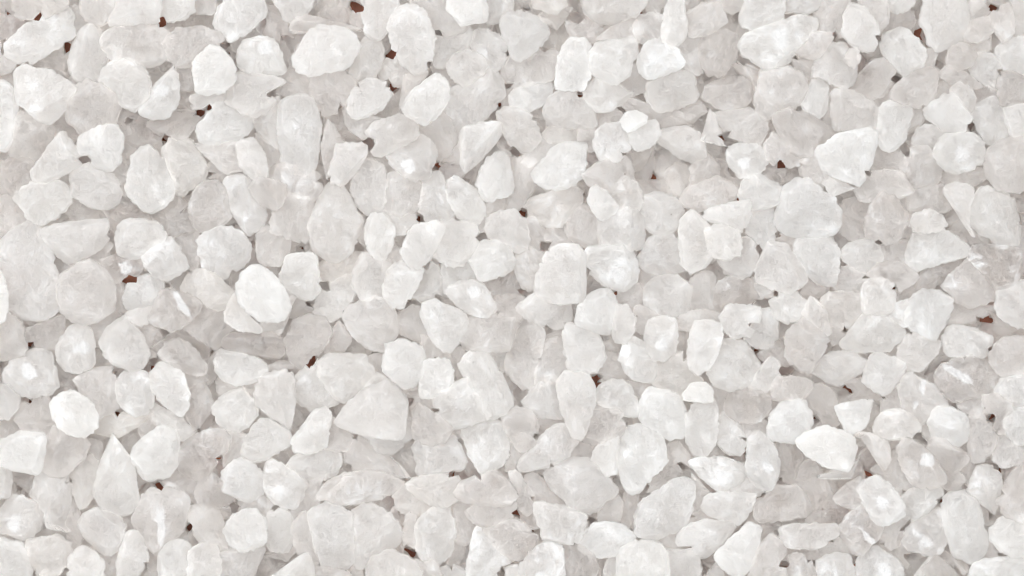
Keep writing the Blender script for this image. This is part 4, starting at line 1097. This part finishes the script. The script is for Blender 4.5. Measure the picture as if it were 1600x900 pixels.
def nature(k, rng):
    """how milky, tan and frosted this crystal is, with shade painted in for low ones"""
    w = k.look
    milk = {0: 0.56, 1: 0.56, 2: 0.60, 3: 0.63, 4: 0.65, 5: 0.72}[k.level] + rng.uniform(-0.05, 0.05)  # lower levels start less milky: their shade is put into the colour
    for s, d in (('bright', 0.05), ('white', 0.03), ('smooth', 0.03), ('clear', -0.24), ('glassy', -0.22), ('grey', -0.14), ('see-through', -0.2),
                 ('dark', -0.18), ('dim', -0.05), ('cloudy', -0.05), ('hazy', -0.04), ('streak', -0.08)):
        if s in w: milk += d
    tan = rng.uniform(0.0, 0.12) + (0.3 if k.look == 'under' else 0.0)  # filler toned tan to paint the warm shade of deep gaps
    for s, d in (('tan', 0.28), ('cream', 0.22), ('beige', 0.3), ('brownish', 0.4), ('yellow', 0.35), ('pinkish', 0.18), ('purplish', 0.1)):
        if s in w: tan += d
    frost = rng.uniform(0.1, 0.5)
    for s, d in (('frost', 0.45), ('powder', 0.6), ('spot', 0.5), ('white', 0.15), ('smooth', -0.3), ('rugged', 0.3), ('craggy', 0.4), ('streak', 0.4)):
        if s in w: frost += d
    return [min(max(milk, 0.26), 0.75), min(tan, 0.8), min(max(frost, 0), 1.2), 0.0]

idx = {id(k): i for i, k in enumerate(seq)}
rank = sorted(crystals, key=lambda k: -vis[idx[id(k)]])
single = set(id(k) for k in rank[:300])

# one label for each: its look, then the distinctive neighbour it lies beside, then whereabouts in the heap
from collections import Counter
rank = rank[:300]
for k in rank:
    t = k.look.replace(' cut-off', '')
    k.text = t if 'crystal' in t else t + ' crystal'
    if 'cut-off' in k.look: k.text += ' cut by the photo edge'
count = Counter(k.text for k in rank)
marks = [k for k in rank if count[k.text] == 1 and len(k.text.split()) >= 3 and 'cut by' not in k.text]
def whereabouts(k):
    x, y = k.c[0] / 1600, k.c[1] / 900
    h = 'far left' if x < 0.17 else 'left' if x < 0.38 else 'middle' if x < 0.62 else 'right' if x < 0.83 else 'far right'
    v = 'top' if y < 0.3 else 'centre' if y < 0.68 else 'bottom'
    return {'top': 'near the top, ', 'centre': 'at mid height, ', 'bottom': 'near the bottom, '}[v] + h
def direction(k, m):
    d = k.c - m.c
    if abs(d[0]) > 2.2 * abs(d[1]): return 'right of' if d[0] > 0 else 'left of'
    if abs(d[1]) > 2.2 * abs(d[0]): return 'below' if d[1] > 0 else 'above'
    return ('below' if d[1] > 0 else 'above') + ' and ' + ('right of' if d[0] > 0 else 'left of')
used = set()
for k in rank:
    if count[k.text] == 1:
        k.label = k.text + ', ' + whereabouts(k)
        used.add(k.label)
for k in rank:
    if count[k.text] == 1: continue
    k.label = None
    for m in sorted(marks, key=lambda m: np.hypot(*(m.c - k.c)))[:12]:
        if m is k: continue
        lab = k.text + ' ' + direction(k, m) + ' the ' + (m.text.replace(' crystal', ' one', 1) if m.text.endswith('crystal') else m.text)
        twin = [q for q in rank if q is not k and q.text == k.text and direction(q, m) == direction(k, m)
                and np.hypot(*(q.c - m.c)) < 1.6 * np.hypot(*(k.c - m.c))]
        if len(lab.split()) > 15 or lab in used or twin: continue
        more = lab + ', ' + whereabouts(k)
        k.label = more if len(more.replace('-', ' ').split()) <= 15 else lab
        used.add(lab); used.add(k.label)
        break
    if k.label is None:
        print('NO LABEL', k.text, k.c)
        k.label = k.text + ', ' + whereabouts(k)
big = dict(V=[], F=[], T=[], C=[], G=[]); base = 0
for k in seq:
    nrng = np.random.default_rng(k.seed + 7)
    V, F, T = body(k)
    p, s = place(k)
    V = V * [s, s, 1.0]
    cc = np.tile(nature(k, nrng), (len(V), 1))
    for words_, ch, val, rad in ((('white spot', 'white glint', 'bead', 'blotch', 'glow', 'powder', 'patch', 'white streak', 'frosted crest', 'frosted top', 'white face'), 3, 1.0, 0.5),
                                 (('yellow', 'stain'), 1, 1.0, 0.55), (('dark speck', 'dark streaks', 'purplish grey', 'grey hollow', 'grey face', 'grey peak', 'purplish patch'), 0, -0.45, 0.5)):
        if any(w in k.look for w in words_):         # a mark on the upper face; glints and glows are painted white
            an, di = nrng.uniform(0, 6.28), nrng.uniform(0.1, 0.45)
            rr = math.sqrt(k.area / math.pi) * MM
            st = 2.2 if 'streak' in k.look else 1.0
            dd = V[:, :2] / rr - [di * math.cos(an), di * math.sin(an)]
            ax = nrng.uniform(0, 3.14)
            u, w2 = dd @ [math.cos(ax), math.sin(ax)], dd @ [-math.sin(ax), math.cos(ax)]
            g = np.exp(-((u / st) ** 2 + (w2 * st) ** 2) / (rad * 0.75) ** 2) * (V[:, 2] > 0)
            cc[:, ch] = np.clip(cc[:, ch] + val * g, 0.05, 1.0)
    q = np.linalg.qr(nrng.normal(size=(3, 3)))[0]
    gr = V @ q.T + nrng.uniform(-3, 3, 3)
    if id(k) in single:
        o = bpy.data.objects.new('salt_crystal', mesh_from('salt_crystal', V, F, T, cc, gr))
        o.location = p
        col.objects.link(o)
        o['label'] = k.label
        o['category'] = 'salt crystal'
        o['group'] = 'coarse white salt crystals heaped on the table'
    else:
        big['V'].append(V + p); big['F'].append(F + base); big['T'].append(T + base); big['C'].append(cc); big['G'].append(gr)
        base += len(V)
me = mesh_from('small_salt_crystals', *(np.concatenate(big[a]) for a in 'VFTCG'))
o = bpy.data.objects.new('small_salt_crystals', me)
col.objects.link(o)
o['kind'] = 'stuff'
o['label'] = 'smaller and deeper salt crystals filling the spaces under and between the large ones'
